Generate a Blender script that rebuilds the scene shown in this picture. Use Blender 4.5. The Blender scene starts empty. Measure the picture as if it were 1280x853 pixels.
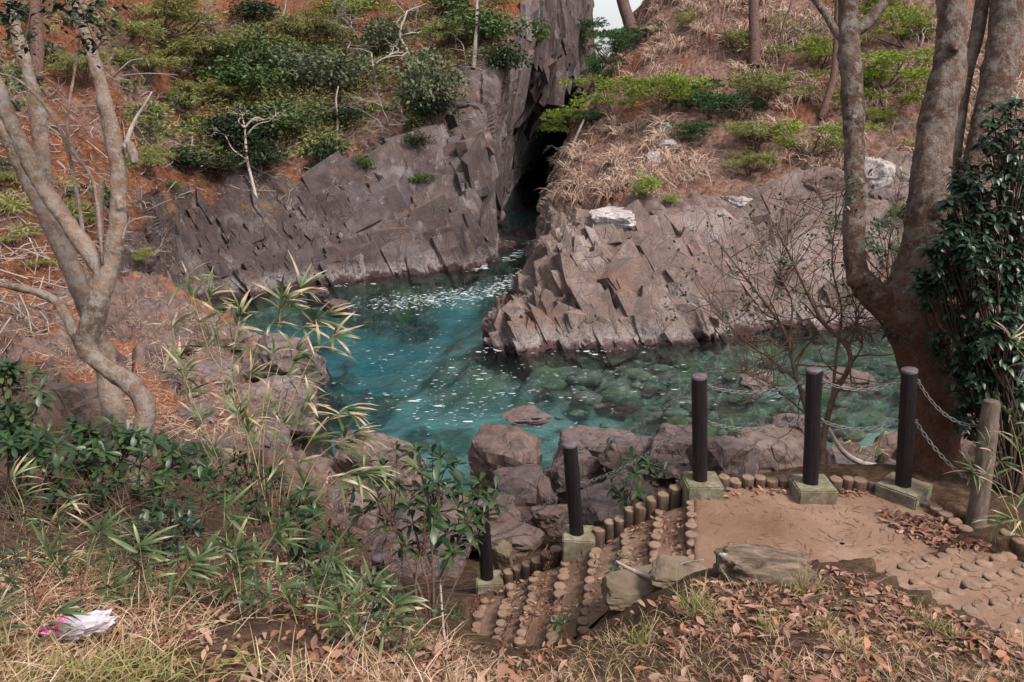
import bpy, bmesh, math, time
import numpy as np
from mathutils import Vector, Matrix, Quaternion
from mathutils.bvhtree import BVHTree
T0 = time.time()
R = math.radians
S = bpy.context.scene
COL = S.collection

# ------------------------------------------------------------------ camera
CAMZ, PITCH, FPX = 8.0, R(18.0), 1000.0           # eye 8 m above the sea, looking down 18 degrees
cam = bpy.data.cameras.new('camera'); camo = bpy.data.objects.new('camera', cam); COL.objects.link(camo)
cam.lens = 36.0 * FPX / 1280; cam.clip_start = 0.05; cam.clip_end = 800
camo.location = (0, 0, CAMZ); camo.rotation_euler = (math.pi / 2 - PITCH, 0, 0)
S.camera = camo
# ------------------------------------------------------------------ sky and sun (bright overcast)
SUN_EL, SUN_AZ = R(54), R(130)                     # azimuth clockwise from +Y (view direction): high, from the open sea behind the viewer's right
W = bpy.data.worlds.new('World'); S.world = W; W.use_nodes = True
nt = W.node_tree; nt.nodes.clear()
sky = nt.nodes.new('ShaderNodeTexSky'); sky.sky_type = 'NISHITA'; sky.sun_disc = False
sky.sun_elevation = SUN_EL; sky.sun_rotation = SUN_AZ; sky.air_density = 1.0; sky.dust_density = 2.0; sky.ozone_density = 1.0
hs = nt.nodes.new('ShaderNodeHueSaturation'); hs.inputs['Saturation'].default_value = 0.16
bg = nt.nodes.new('ShaderNodeBackground'); bg.inputs['Strength'].default_value = 0.07
wo = nt.nodes.new('ShaderNodeOutputWorld')
nt.links.new(sky.outputs[0], hs.inputs['Color']); nt.links.new(hs.outputs[0], bg.inputs[0]); nt.links.new(bg.outputs[0], wo.inputs[0])
sl = bpy.data.lights.new('sun', 'SUN'); sl.energy = 1.5; sl.angle = R(14); sl.color = (1.0, 0.92, 0.82)
so = bpy.data.objects.new('sun', sl); COL.objects.link(so)
sdir = Vector((math.sin(SUN_AZ) * math.cos(SUN_EL), math.cos(SUN_AZ) * math.cos(SUN_EL), math.sin(SUN_EL)))
so.rotation_euler = sdir.to_track_quat('Z', 'Y').to_euler()
S.view_settings.view_transform = 'Standard'; S.view_settings.look = 'None'
S.view_settings.exposure = 1.58; S.view_settings.gamma = 1.0
S.render.engine = 'CYCLES'
S.cycles.use_denoising = True; S.cycles.max_bounces = 5; S.cycles.diffuse_bounces = 2; S.cycles.glossy_bounces = 2
S.cycles.transparent_max_bounces = 8; S.cycles.volume_bounces = 0; S.cycles.caustics_reflective = False; S.cycles.caustics_refractive = False
S.cycles.use_adaptive_sampling = True; S.cycles.adaptive_threshold = 0.02

# ------------------------------------------------------------------ pixels of the photograph -> points
SP, CP = math.sin(PITCH), math.cos(PITCH)
def ray(px, py):
    u, v = (px - 640) / FPX, (426.5 - py) / FPX
    return np.array([u, CP + v * SP, -SP + v * CP])
def at(px, py, d): return np.array([0, 0, CAMZ]) + ray(px, py) * d      # d = depth along the view axis
def atz(px, py, z):
    r = ray(px, py); return np.array([0, 0, CAMZ]) + r * ((z - CAMZ) / r[2])
# ------------------------------------------------------------------ numpy noise
def _h(i, j, k, s):
    n = (i.astype(np.int64) * 374761393 + j.astype(np.int64) * 668265263 + k.astype(np.int64) * 2147483647 + int(s) * 1274126177) & 0xFFFFFFFF
    n = ((n ^ (n >> 13)) * 1274126177) & 0xFFFFFFFF
    n = ((n ^ (n >> 16)) * 2246822519) & 0xFFFFFFFF
    return ((n ^ (n >> 15)) & 0xFFFFFF) / float(0xFFFFFF)
def vnoise(P, s=0):
    I = np.floor(P).astype(np.int64); f = P - I; f = f * f * (3 - 2 * f); r = 0
    for a in (0, 1):
        for b in (0, 1):
            for c in (0, 1):
                w = (f[:, 0] if a else 1 - f[:, 0]) * (f[:, 1] if b else 1 - f[:, 1]) * (f[:, 2] if c else 1 - f[:, 2])
                r = r + w * _h(I[:, 0] + a, I[:, 1] + b, I[:, 2] + c, s)
    return r * 2 - 1
def fbm(P, scale=1.0, oct=4, s=0, gain=0.5):
    r = 0; a = 1.0; P = P * scale
    for o in range(oct):
        r = r + a * vnoise(P, s + o * 17); P = P * 2.03 + 5.7; a *= gain
    return r
def blocks(P, s=0, tilt=0.8):
    """angular broken-rock relief: each Voronoi cell a tilted facet; returns (facet height, crack 0..1)"""
    I = np.floor(P).astype(np.int64); n = len(P)
    d1 = np.full(n, 9.0); d2 = np.full(n, 9.0); hv = np.zeros(n); hw = np.zeros(n)
    for a in (-1, 0, 1):
        for b in (-1, 0, 1):
            for c in (-1, 0, 1):
                i, j, k = I[:, 0] + a, I[:, 1] + b, I[:, 2] + c
                q = np.stack([i + .5 + .9 * (_h(i, j, k, s) - .5), j + .5 + .9 * (_h(i, j, k, s + 1) - .5), k + .5 + .9 * (_h(i, j, k, s + 2) - .5)], 1)
                D = P - q; d = np.sqrt((D * D).sum(1))
                g = _h(i, j, k, s + 3) - .5 + tilt * (D[:, 0] * (_h(i, j, k, s + 4) - .5) + D[:, 1] * (_h(i, j, k, s + 5) - .5) + D[:, 2] * (_h(i, j, k, s + 6) - .5)) * 2
                near = d < d1; sec = (d < d2) & ~near
                hw = np.where(near, hv, np.where(sec, g, hw)); d2 = np.where(near, d1, np.where(sec, d, d2))
                hv = np.where(near, g, hv); d1 = np.where(near, d, d1)
    b = .5 + .5 * np.clip((d2 - d1) / .07, 0, 1)
    return hv * b + hw * (1 - b), np.clip(1 - (d2 - d1) / 0.14, 0, 1)
def sstep(a, b, x):
    t = np.clip((x - a) / (b - a), 0, 1); return t * t * (3 - 2 * t)
def nrm(v): return v / np.maximum(np.linalg.norm(v, axis=-1, keepdims=True), 1e-9)
# ------------------------------------------------------------------ objects
def mesh(name, V, F, mat=None, smooth=True, attrs=None):
    """V (n,3); F a list of integer arrays (m,3) or (m,4)"""
    if isinstance(F, np.ndarray): F = [F]
    F = [f for f in F if len(f)]
    me = bpy.data.meshes.new(name)
    V = np.ascontiguousarray(V, dtype=np.float32)
    me.vertices.add(len(V)); me.vertices.foreach_set('co', V.ravel())
    li = np.concatenate([f.ravel() for f in F]).astype(np.int32)
    tot = np.concatenate([np.full(len(f), f.shape[1]) for f in F]).astype(np.int32)
    st = np.concatenate([[0], np.cumsum(tot)[:-1]]).astype(np.int32)
    me.loops.add(len(li)); me.loops.foreach_set('vertex_index', li)
    me.polygons.add(len(tot)); me.polygons.foreach_set('loop_start', st); me.polygons.foreach_set('loop_total', tot)
    me.polygons.foreach_set('use_smooth', np.full(len(tot), bool(smooth)))
    me.update(calc_edges=True)
    for k, a in (attrs or {}).items():
        at_ = me.attributes.new(k, 'FLOAT', 'POINT'); at_.data.foreach_set('value', np.ascontiguousarray(a, dtype=np.float32))
    if mat: me.materials.append(mat)
    return me
BASE = {}
def thing(name, label, cat, loc, group=None):
    o = bpy.data.objects.new(name, None); COL.objects.link(o); o.location = [float(c) for c in loc]; o.empty_display_size = .1
    o['label'] = label; o['category'] = cat
    if group: o['group'] = group
    BASE[o.name] = np.array(loc, float); return o
def tag(o, label, cat, group=None):
    o['label'] = label; o['category'] = cat
    if group: o['group'] = group
    return o
def obj(name, V, F, mat, parent=None, smooth=True, attrs=None, base=None):
    """one mesh object from world-space vertices; base = its origin when it is top level"""
    V = np.asarray(V, float)
    b = BASE[parent.name] if parent else (np.zeros(3) if base is None else np.asarray(base, float))
    o = bpy.data.objects.new(name, mesh(name, V - b, F, mat, smooth, attrs)); COL.objects.link(o)
    if parent: o.parent = parent
    else: o.location = [float(c) for c in b]
    BASE[o.name] = b; return o
def inst(name, me, M, parent):
    """an object sharing mesh data, world matrix M (4x4), under a parent that is only translated"""
    o = bpy.data.objects.new(name, me); COL.objects.link(o); o.parent = parent
    M = M.copy(); M.translation = M.translation - Vector(BASE[parent.name].tolist()); o.matrix_basis = M
    BASE[o.name] = BASE[parent.name]; return o
def struct(o): o['kind'] = 'structure'; return o
def stuff(o, label=None, cat=None):
    o['kind'] = 'stuff'
    if label: o['label'] = label; o['category'] = cat
    return o
class MB:
    """collects numpy pieces into one mesh"""
    def __init__(s): s.V = []; s.F = []; s.A = []; s.n = 0
    def add(s, V, F, a=None):
        s.V.append(V); s.F += [f + s.n for f in (F if isinstance(F, list) else [F])]
        s.A.append(np.zeros(len(V)) if a is None else np.broadcast_to(a, (len(V),))); s.n += len(V); return s
    def obj(s, name, mat, parent=None, smooth=True, base=None):
        return obj(name, np.concatenate(s.V), s.F, mat, parent, smooth, {'tint': np.concatenate(s.A)}, base)
    def mesh(s, name, mat, smooth=True):
        return mesh(name, np.concatenate(s.V), s.F, mat, smooth, {'tint': np.concatenate(s.A)})
def grid_faces(nu, nv):
    i = np.arange(nu - 1)[:, None] * nv + np.arange(nv - 1)[None, :]; i = i.ravel()
    return np.stack([i, i + nv, i + nv + 1, i + 1], 1)
def spline(P, n, t=None):
    """Catmull-Rom through control rows P (k, ...) -> (n, ...)"""
    P = np.asarray(P, float); k = len(P)
    t = np.linspace(0, k - 1, n) if t is None else t; i = np.minimum(t.astype(int), k - 2); f = (t - i).reshape((-1,) + (1,) * (P.ndim - 1))
    p0, p1, p2, p3 = P[np.maximum(i - 1, 0)], P[i], P[i + 1], P[np.minimum(i + 2, k - 1)]
    return .5 * (2 * p1 + (p2 - p0) * f + (2 * p0 - 5 * p1 + 4 * p2 - p3) * f ** 2 + (3 * p1 - p0 - 3 * p2 + p3) * f ** 3)
def tube(P, r, n=8, cap=True, bump=0.0, seed=0):
    """swept tube along points P with radii r -> V, F"""
    P = np.asarray(P, float); r = np.broadcast_to(np.asarray(r, float), (len(P),)); k = len(P)
    Tn = nrm(np.gradient(P, axis=0)); ref = np.array([0., 0, 1]) if abs(Tn[0, 2]) < .9 else np.array([1., 0, 0])
    A = np.zeros_like(P); a = nrm(np.cross(Tn[0], ref))
    for i in range(k):
        a = a - Tn[i] * a.dot(Tn[i]); a = a / max(np.linalg.norm(a), 1e-9); A[i] = a
    B = np.cross(Tn, A); th = np.arange(n) * 2 * math.pi / n
    V = P[:, None] + r[:, None, None] * (A[:, None] * np.cos(th)[None, :, None] + B[:, None] * np.sin(th)[None, :, None])
    V = V.reshape(-1, 3)
    if bump:
        N = nrm(V - np.repeat(P, n, 0)); V = V + N * (fbm(V, 5.0, 3, seed) * bump * np.repeat(r, n))[:, None]
    i = np.arange(k - 1)[:, None] * n; j = np.arange(n)[None, :]; j2 = (j + 1) % n
    F = [np.stack([i + j, i + j2, i + n + j2, i + n + j], -1).reshape(-1, 4)]
    if cap:
        V = np.concatenate([V, P[:1], P[-1:]]); m = k * n
        F.append(np.stack([np.full(n, m), (np.arange(n) + 1) % n, np.arange(n)], 1))
        F.append(np.stack([np.full(n, m + 1), (k - 1) * n + np.arange(n), (k - 1) * n + (np.arange(n) + 1) % n], 1))
    return V, F
PROF = {'leaf': ([0, .25, .55, .8, 1], [.08, .75, 1, .6, .02]), 'spoon': ([0, .3, .65, .88, 1], [.06, .5, 1, .8, .05]),
        'blade': ([0, .15, .45, .75, 1], [.35, .9, 1, .62, .02]), 'quick': ([0, .5, 1], [.1, 1, .05]), 'grass': ([0, .4, .75, 1], [1, .8, .5, .05])}
def blades(P, D, N, L, Wd, prof='leaf', droop=0.0, fold=0.0, curl=0.0):
    """many leaves at once: base P, direction D, upper side N, length L, full width Wd; droop bends the tip down"""
    s, w = map(np.array, PROF[prof]); n = len(P); k = len(s)
    P = np.asarray(P, float); D = nrm(np.asarray(D, float)); N = np.asarray(N, float); N = nrm(N - D * (N * D).sum(1, keepdims=True)); B = np.cross(D, N)
    L = np.broadcast_to(L, (n,)); Wd = np.broadcast_to(Wd, (n,)); droop = np.broadcast_to(droop, (n,)); curl = np.broadcast_to(curl, (n,))
    C = P[:, None] + D[:, None] * (s[None, :] * L[:, None])[..., None]
    C[..., 2] -= droop[:, None] * L[:, None] * s[None, :] ** 2
    C = C + N[:, None] * (curl[:, None] * L[:, None] * np.sin(s * math.pi)[None, :])[..., None]
    hw = (.5 * Wd[:, None] * w[None, :])[..., None]
    lift = N[:, None] * hw * fold
    if fold:
        V = np.stack([C - B[:, None] * hw + lift, C, C + B[:, None] * hw + lift], 2).reshape(-1, 3); m = 3
        q = [[m * a + c, m * a + c + 1, m * (a + 1) + c + 1, m * (a + 1) + c] for a in range(k - 1) for c in (0, 1)]
    else:
        V = np.stack([C - B[:, None] * hw, C + B[:, None] * hw], 2).reshape(-1, 3); m = 2
        q = [[m * a, m * a + 1, m * a + 3, m * a + 2] for a in range(k - 1)]
    F = (np.arange(n)[:, None, None] * (k * m) + np.array(q)[None]).reshape(-1, 4)
    return V, F, k * m
def rdir(rng, n, zmin=-1, zmax=1):
    z = rng.uniform(zmin, zmax, n); a = rng.uniform(0, 2 * math.pi, n); r = np.sqrt(np.maximum(0, 1 - z * z))
    return np.stack([r * np.cos(a), r * np.sin(a), z], 1)

# ------------------------------------------------------------------ materials
class NT:
    def __init__(s, name, rough=.8, spec=.3):
        s.m = bpy.data.materials.new(name); s.m.use_nodes = True; s.t = s.m.node_tree; s.t.nodes.clear()
        s.out = s.n('ShaderNodeOutputMaterial'); s.b = s.n('ShaderNodeBsdfPrincipled')
        s.t.links.new(s.b.outputs[0], s.out.inputs[0]); s.b.inputs['Roughness'].default_value = rough
        s.b.inputs['Specular IOR Level'].default_value = spec; s._pos = None
    def n(s, t, **k):
        x = s.t.nodes.new(t)
        for a, v in k.items(): setattr(x, a, v)
        return x
    def l(s, a, b): s.t.links.new(a, b)
    def pos(s):
        if not s._pos: s._pos = s.n('ShaderNodeNewGeometry').outputs['Position']
        return s._pos
    def val(s, x, sock):
        if isinstance(x, (int, float)): sock.default_value = x
        elif isinstance(x, tuple): sock.default_value = (*x, 1) if len(x) == 3 and sock.type == 'RGBA' else x
        else: s.l(x, sock)
    def noise(s, scale, detail=4, rough=.6, dist=0.0, stretch=None, rot=None, co=None):
        x = s.n('ShaderNodeTexNoise'); x.inputs['Scale'].default_value = scale; x.inputs['Detail'].default_value = detail
        x.inputs['Roughness'].default_value = rough; x.inputs['Distortion'].default_value = dist
        c = co or s.pos()
        if stretch or rot:
            mp = s.n('ShaderNodeMapping'); mp.inputs['Scale'].default_value = stretch or (1, 1, 1); mp.inputs['Rotation'].default_value = rot or (0, 0, 0); s.l(c, mp.inputs[0]); c = mp.outputs[0]
        s.l(c, x.inputs['Vector']); return x.outputs['Fac']
    def joints(s, scale, stretch, width=.03):
        """dark hairline joints of broken rock, 1 in the joint"""
        n = s.n('ShaderNodeTexNoise'); n.inputs['Scale'].default_value = 1.1; n.inputs['Detail'].default_value = 3; s.l(s.pos(), n.inputs['Vector'])
        a = s.n('ShaderNodeVectorMath', operation='MULTIPLY_ADD'); s.l(n.outputs['Color'], a.inputs[0]); a.inputs[1].default_value = (.55, .55, .55); s.l(s.pos(), a.inputs[2])
        return s.ramp(s.voro(scale, 'DISTANCE_TO_EDGE', co=a.outputs[0], stretch=stretch), [(0.0, 1.0), (width, 0.0)])
    def voro(s, scale, feat='F1', out='Distance', co=None, rand=1.0, stretch=None):
        x = s.n('ShaderNodeTexVoronoi'); x.feature = feat; x.inputs['Scale'].default_value = scale; x.inputs['Randomness'].default_value = rand
        c = co or s.pos()
        if stretch:
            mp = s.n('ShaderNodeMapping'); mp.inputs['Scale'].default_value = stretch; s.l(c, mp.inputs[0]); c = mp.outputs[0]
        s.l(c, x.inputs['Vector']); return x.outputs[out]
    def ramp(s, f, stops):
        x = s.n('ShaderNodeValToRGB'); e = x.color_ramp.elements
        while len(e) < len(stops): e.new(.5)
        for a, (p, c) in zip(e, stops): a.position = p; a.color = (*c, 1) if isinstance(c, tuple) else (c, c, c, 1)
        s.l(f, x.inputs[0]); return x.outputs[0]
    def mix(s, f, a, b, mode='MIX'):
        x = s.n('ShaderNodeMix', data_type='RGBA', blend_type=mode)
        s.val(f, x.inputs[0]); s.val(a, x.inputs[6]); s.val(b, x.inputs[7]); return x.outputs[2]
    def math(s, op, a, b=0.0, clamp=False):
        x = s.n('ShaderNodeMath', operation=op, use_clamp=clamp); s.val(a, x.inputs[0]); s.val(b, x.inputs[1]); return x.outputs[0]
    def attr(s, name): return s.n('ShaderNodeAttribute', attribute_name=name).outputs['Fac']
    def z(s):
        x = s.n('ShaderNodeSeparateXYZ'); s.l(s.pos(), x.inputs[0]); return x.outputs[2]
    def orand(s): return s.n('ShaderNodeObjectInfo').outputs['Random']
    def color(s, c): s.val(c, s.b.inputs['Base Color']); return s
    def bump(s, h, strength=.5, dist=.05):
        x = s.n('ShaderNodeBump'); x.inputs['Strength'].default_value = strength; x.inputs['Distance'].default_value = dist
        s.l(h, x.inputs['Height']); s.l(x.outputs[0], s.b.inputs['Normal']); return s
def m_leaf(name, cols, rough=.55, spec=.35, trans=0.25, scale=0.0):
    """leaf colour from the per-leaf attribute tint and the object's own random value"""
    s = NT(name, rough, spec)
    f = s.math('ADD', s.attr('tint'), s.math('MULTIPLY', s.orand(), .25)); f = s.math('FRACT', f)
    if scale: f = s.math('ADD', s.math('MULTIPLY', f, .55), s.math('MULTIPLY', s.noise(scale, 3), .45))
    k = len(cols); c = s.ramp(f, [((i + .5) / k, c) for i, c in enumerate(cols)])
    s.color(c)
    if trans:
        t = s.n('ShaderNodeBsdfTranslucent'); s.l(c, t.inputs[0]); mx = s.n('ShaderNodeMixShader'); mx.inputs[0].default_value = trans
        s.l(s.b.outputs[0], mx.inputs[1]); s.l(t.outputs[0], mx.inputs[2]); s.l(mx.outputs[0], s.out.inputs[0])
    return s.m

# ================================================================== materials of the setting
def rock_layers(s, base_lo, base_hi, pale):
    """shared look of the broken purple-grey coastal rock; returns colour and height sockets"""
    n1 = s.noise(.55, 6, .65); n2 = s.noise(3.2, 6, .7); n3 = s.noise(14, 5, .7)
    c = s.ramp(n1, [(.3, base_lo), (.52, base_hi), (.72, pale)])
    c = s.mix(s.math('MULTIPLY', s.ramp(n2, [(.42, 0.0), (.68, 1.0)]), .55), c, (.30, .185, .15))
    c = s.mix(s.math('MULTIPLY', s.ramp(n3, [(.3, 1.0), (.5, 0.0)]), .55), c, (.035, .026, .03))
    st = s.noise(1.6, 5, .7, .3, stretch=(1.6, 1.6, .22), rot=(0, .25, 0))
    c = s.mix(s.math('MULTIPLY', s.ramp(st, [(.52, 0.0), (.7, 1.0)]), .45), c, (.07, .052, .06))
    j1 = s.joints(.75, (1.3, 1.3, .4), .02); j2 = s.joints(2.3, (1.4, 1.3, .45), .035); jm = s.ramp(n1, [(.42, 0.0), (.6, 1.0)])
    jk = s.ramp(s.noise(.9, 3), [(.46, 0.0), (.6, 1.0)])
    jj = s.math('MAXIMUM', s.math('MULTIPLY', s.math('MULTIPLY', j1, jk), .7), s.math('MULTIPLY', s.math('MULTIPLY', j2, jm), .6))
    c = s.mix(jj, c, (.022, .016, .02))
    h = s.math('ADD', s.math('MULTIPLY', n3, .5), s.noise(45, 4, .7)); h = s.math('SUBTRACT', h, s.math('MULTIPLY', jj, 1.3))
    return c, h
def m_cliff():
    s = NT('cliff_rock_and_needle_litter', .85, .25)
    rock, h = rock_layers(s, (.092, .068, .072), (.195, .152, .152), (.37, .315, .315))
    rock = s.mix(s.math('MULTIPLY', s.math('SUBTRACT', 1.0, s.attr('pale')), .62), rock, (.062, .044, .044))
    rock = s.mix(s.math('MULTIPLY', s.ramp(s.noise(.4, 4, .6), [(.5, 0.0), (.62, 1.0)]), s.math('MULTIPLY', s.attr('pale'), s.math('SUBTRACT', .55, s.math('MULTIPLY', s.attr('warm'), .55)))), rock, (.34, .295, .335))
    rock = s.mix(s.attr('warm'), rock, (1.62, 1.58, 1.48), 'MULTIPLY')
    och = s.ramp(s.noise(.33, 5, .7, .4), [(.56, 0.0), (.68, 1.0)])
    rock = s.mix(s.math('MULTIPLY', och, s.math('MULTIPLY', s.attr('top'), .9)), rock, (.40, .20, .055))
    pale = s.ramp(s.noise(.8, 5, .65), [(.58, 0.0), (.66, 1.0)])
    rock = s.mix(s.math('MULTIPLY', pale, s.math('MULTIPLY', s.attr('pale'), .6)), rock, (.46, .41, .42))
    rock = s.mix(s.math('MULTIPLY', s.attr('crack'), .9), rock, (.018, .013, .016))
    rock = s.mix(s.math('MULTIPLY', s.orand(), s.math('SUBTRACT', .85, s.math('MULTIPLY', s.attr('warm'), .4))), rock, s.mix(.62, rock, (.03, .022, .026)))
    rock = s.mix(s.math('MULTIPLY', s.ramp(s.noise(.7, 6, .75, .5), [(.55, 0.0), (.68, 1.0)]), .5), rock, (.26, .125, .07))
    rock = s.mix(s.math('MULTIPLY', s.ramp(s.noise(1.7, 6, .8, .2, stretch=(1, 1, .45)), [(.57, 0.0), (.66, 1.0)]), .5), rock, (.46, .41, .42))
    # tide line: a whitish barnacle band just above the water, dark weed at the waterline
    zz = s.math('ADD', s.z(), s.math('MULTIPLY', s.math('SUBTRACT', s.noise(1.3, 5, .7), .5), 1.3))
    band = s.math('MULTIPLY', s.ramp(zz, [(.10, 0.0), (.22, 1.0), (.5, .55), (.8, 0.0)]), s.ramp(s.noise(7, 4, .7), [(.38, 0.0), (.55, 1.0)]))
    rock = s.mix(s.math('MULTIPLY', band, .62), rock, (.52, .46, .48))
    weed = s.ramp(zz, [(.0, 1.0), (.16, .85), (.3, 0.0)])
    rock = s.mix(s.math('MULTIPLY', weed, .9), rock, s.ramp(s.noise(5, 3), [(.35, (.035, .02, .024)), (.65, (.115, .055, .06))]))
    rock = s.mix(s.ramp(s.math('ADD', s.z(), 1.0), [(.72, 1.0), (.9, 0.0)]), rock, s.ramp(s.noise(2.5, 4), [(.35, (.06, .065, .045)), (.65, (.2, .2, .14))]))
    # needle litter: red-brown with straw, bare earth and grey twiggy patches
    f1 = s.noise(.45, 5, .6); f2 = s.noise(5, 6, .75); f3 = s.noise(26, 4, .75, stretch=(1, 1, .5))
    soil = s.ramp(f2, [(.28, (.035, .013, .008)), (.45, (.17, .056, .027)), (.6, (.31, .11, .05)), (.78, (.45, .22, .12))])
    soil = s.mix(s.math('MULTIPLY', s.ramp(f1, [(.45, 0.0), (.65, 1.0)]), .6), soil, (.13, .085, .058))
    soil = s.mix(s.math('MULTIPLY', s.ramp(f3, [(.32, 1.0), (.48, 0.0)]), .7), soil, (.035, .018, .014))
    straw = s.mix(s.ramp(f2, [(.35, 0.0), (.6, 1.0)]), (.085, .04, .034), (.30, .18, .14))
    soil = s.mix(s.attr('straw'), soil, straw)
    c = s.mix(s.attr('rock'), soil, rock)
    s.color(c); s.bump(s.math('ADD', h, s.math('MULTIPLY', f3, 1.2)), .75, .09); return s.m
def m_boulder(name, lo, hi, pale):
    s = NT(name, .85, .25); c, h = rock_layers(s, lo, hi, pale)
    c = s.mix(s.math('MULTIPLY', s.attr('crack'), .7), c, (.02, .015, .018))
    wet = s.ramp(s.math('ADD', s.z(), s.math('MULTIPLY', s.noise(2, 4), .7)), [(.3, 1.0), (.75, 0.0)])
    c = s.mix(s.math('MULTIPLY', wet, .75), c, (.04, .028, .03))
    s.color(c); s.bump(h, .8, .05); return s.m
def m_earth():
    s = NT('earth_and_leaf_mould', .95, .15)
    f = s.noise(1.1, 5, .65); g = s.noise(11, 5, .75); k = s.noise(60, 4, .7)
    c = s.ramp(g, [(.3, (.03, .017, .013)), (.5, (.085, .048, .034)), (.72, (.20, .115, .08))])
    c = s.mix(s.math('MULTIPLY', s.ramp(f, [(.42, 0.0), (.6, 1.0)]), .45), c, (.06, .05, .022))
    c = s.mix(s.attr('red'), c, s.ramp(g, [(.3, (.05, .018, .01)), (.5, (.22, .085, .042)), (.7, (.42, .2, .11))]))
    c = s.mix(s.attr('rock'), c, rock_layers(s, (.07, .046, .042), (.14, .098, .088), (.25, .185, .165))[0])
    s.color(c); s.bump(s.math('ADD', g, s.math('MULTIPLY', k, .5)), .8, .05); return s.m
def m_packed():
    s = NT('packed_sandy_earth', .95, .15)
    f = s.noise(1.3, 5, .6); g = s.noise(22, 5, .75); k = s.noise(130, 3, .7)
    c = s.ramp(f, [(.3, (.15, .086, .058)), (.5, (.235, .145, .103)), (.7, (.31, .205, .155))])
    c = s.mix(s.math('MULTIPLY', s.ramp(g, [(.3, 1.0), (.5, 0.0)]), .4), c, (.115, .062, .045))
    c = s.mix(s.math('MULTIPLY', s.ramp(s.noise(2.6, 3, .6, 1.0), [(.66, 0.0), (.75, 1.0)]), .8), c, (.07, .035, .022))
    c = s.mix(s.math('MULTIPLY', s.ramp(k, [(.6, 0.0), (.72, 1.0)]), .35), c, (.45, .33, .27))
    s.color(c); s.bump(s.math('ADD', g, s.math('MULTIPLY', k, .4)), .55, .03); return s.m
def m_seabed():
    s = NT('seabed_sand_and_weed', .9, .1)
    sand = s.ramp(s.noise(2.2, 4), [(.3, (.36, .38, .3)), (.7, (.55, .56, .46))])
    rk = s.ramp(s.noise(3.0, 6, .75), [(.32, (.025, .025, .022)), (.48, (.095, .095, .07)), (.6, (.24, .24, .18)), (.74, (.6, .59, .52))])
    rk = s.mix(s.math('MULTIPLY', s.ramp(s.noise(1.2, 4), [(.5, 0.0), (.62, 1.0)]), .7), rk, (.12, .16, .045))
    s.color(s.mix(s.attr('rock'), sand, rk)); return s.m
def m_water():
    m = bpy.data.materials.new('clear_sea_water'); m.use_nodes = True; t = m.node_tree; t.nodes.clear()
    N = t.nodes.new; L = t.links.new
    out = N('ShaderNodeOutputMaterial'); mx = N('ShaderNodeMixShader'); tr = N('ShaderNodeBsdfTransparent'); gl = N('ShaderNodeBsdfGlossy')
    gl.inputs['Roughness'].default_value = .04; tr.inputs[0].default_value = (.93, .98, .98, 1)
    fr = N('ShaderNodeFresnel'); fr.inputs['IOR'].default_value = 1.34
    geo = N('ShaderNodeNewGeometry'); mp = N('ShaderNodeMapping'); mp.inputs['Scale'].default_value = (1, 1.7, 1); mp.inputs['Rotation'].default_value = (0, 0, .35)
    L(geo.outputs['Position'], mp.inputs[0])
    n1 = N('ShaderNodeTexNoise'); n1.inputs['Scale'].default_value = 2.6; n1.inputs['Detail'].default_value = 5; n1.inputs['Roughness'].default_value = .6; L(mp.outputs[0], n1.inputs['Vector'])
    b = N('ShaderNodeBump'); b.inputs['Strength'].default_value = .85; b.inputs['Distance'].default_value = .22; L(n1.outputs['Fac'], b.inputs['Height'])
    for x in (gl, fr): L(b.outputs[0], x.inputs['Normal'])
    L(fr.outputs[0], mx.inputs[0]); L(tr.outputs[0], mx.inputs[1]); L(gl.outputs[0], mx.inputs[2]); L(mx.outputs[0], out.inputs['Surface'])
    va = N('ShaderNodeVolumeAbsorption'); va.inputs['Color'].default_value = (.05, .59, .74, 1); va.inputs['Density'].default_value = .30
    L(va.outputs[0], out.inputs['Volume']); return m
MAT = dict(cliff=m_cliff(), earth=m_earth(), packed=m_packed(), seabed=m_seabed(), water=m_water(),
           boulder=m_boulder('purple_grey_boulder', (.095, .07, .076), (.175, .135, .137), (.29, .24, .235)),
           tan=m_boulder('tan_brown_boulder', (.11, .075, .065), (.19, .135, .12), (.29, .225, .2)),
           white=m_boulder('whitened_rock', (.34, .30, .30), (.55, .50, .50), (.72, .68, .69)))

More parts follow.
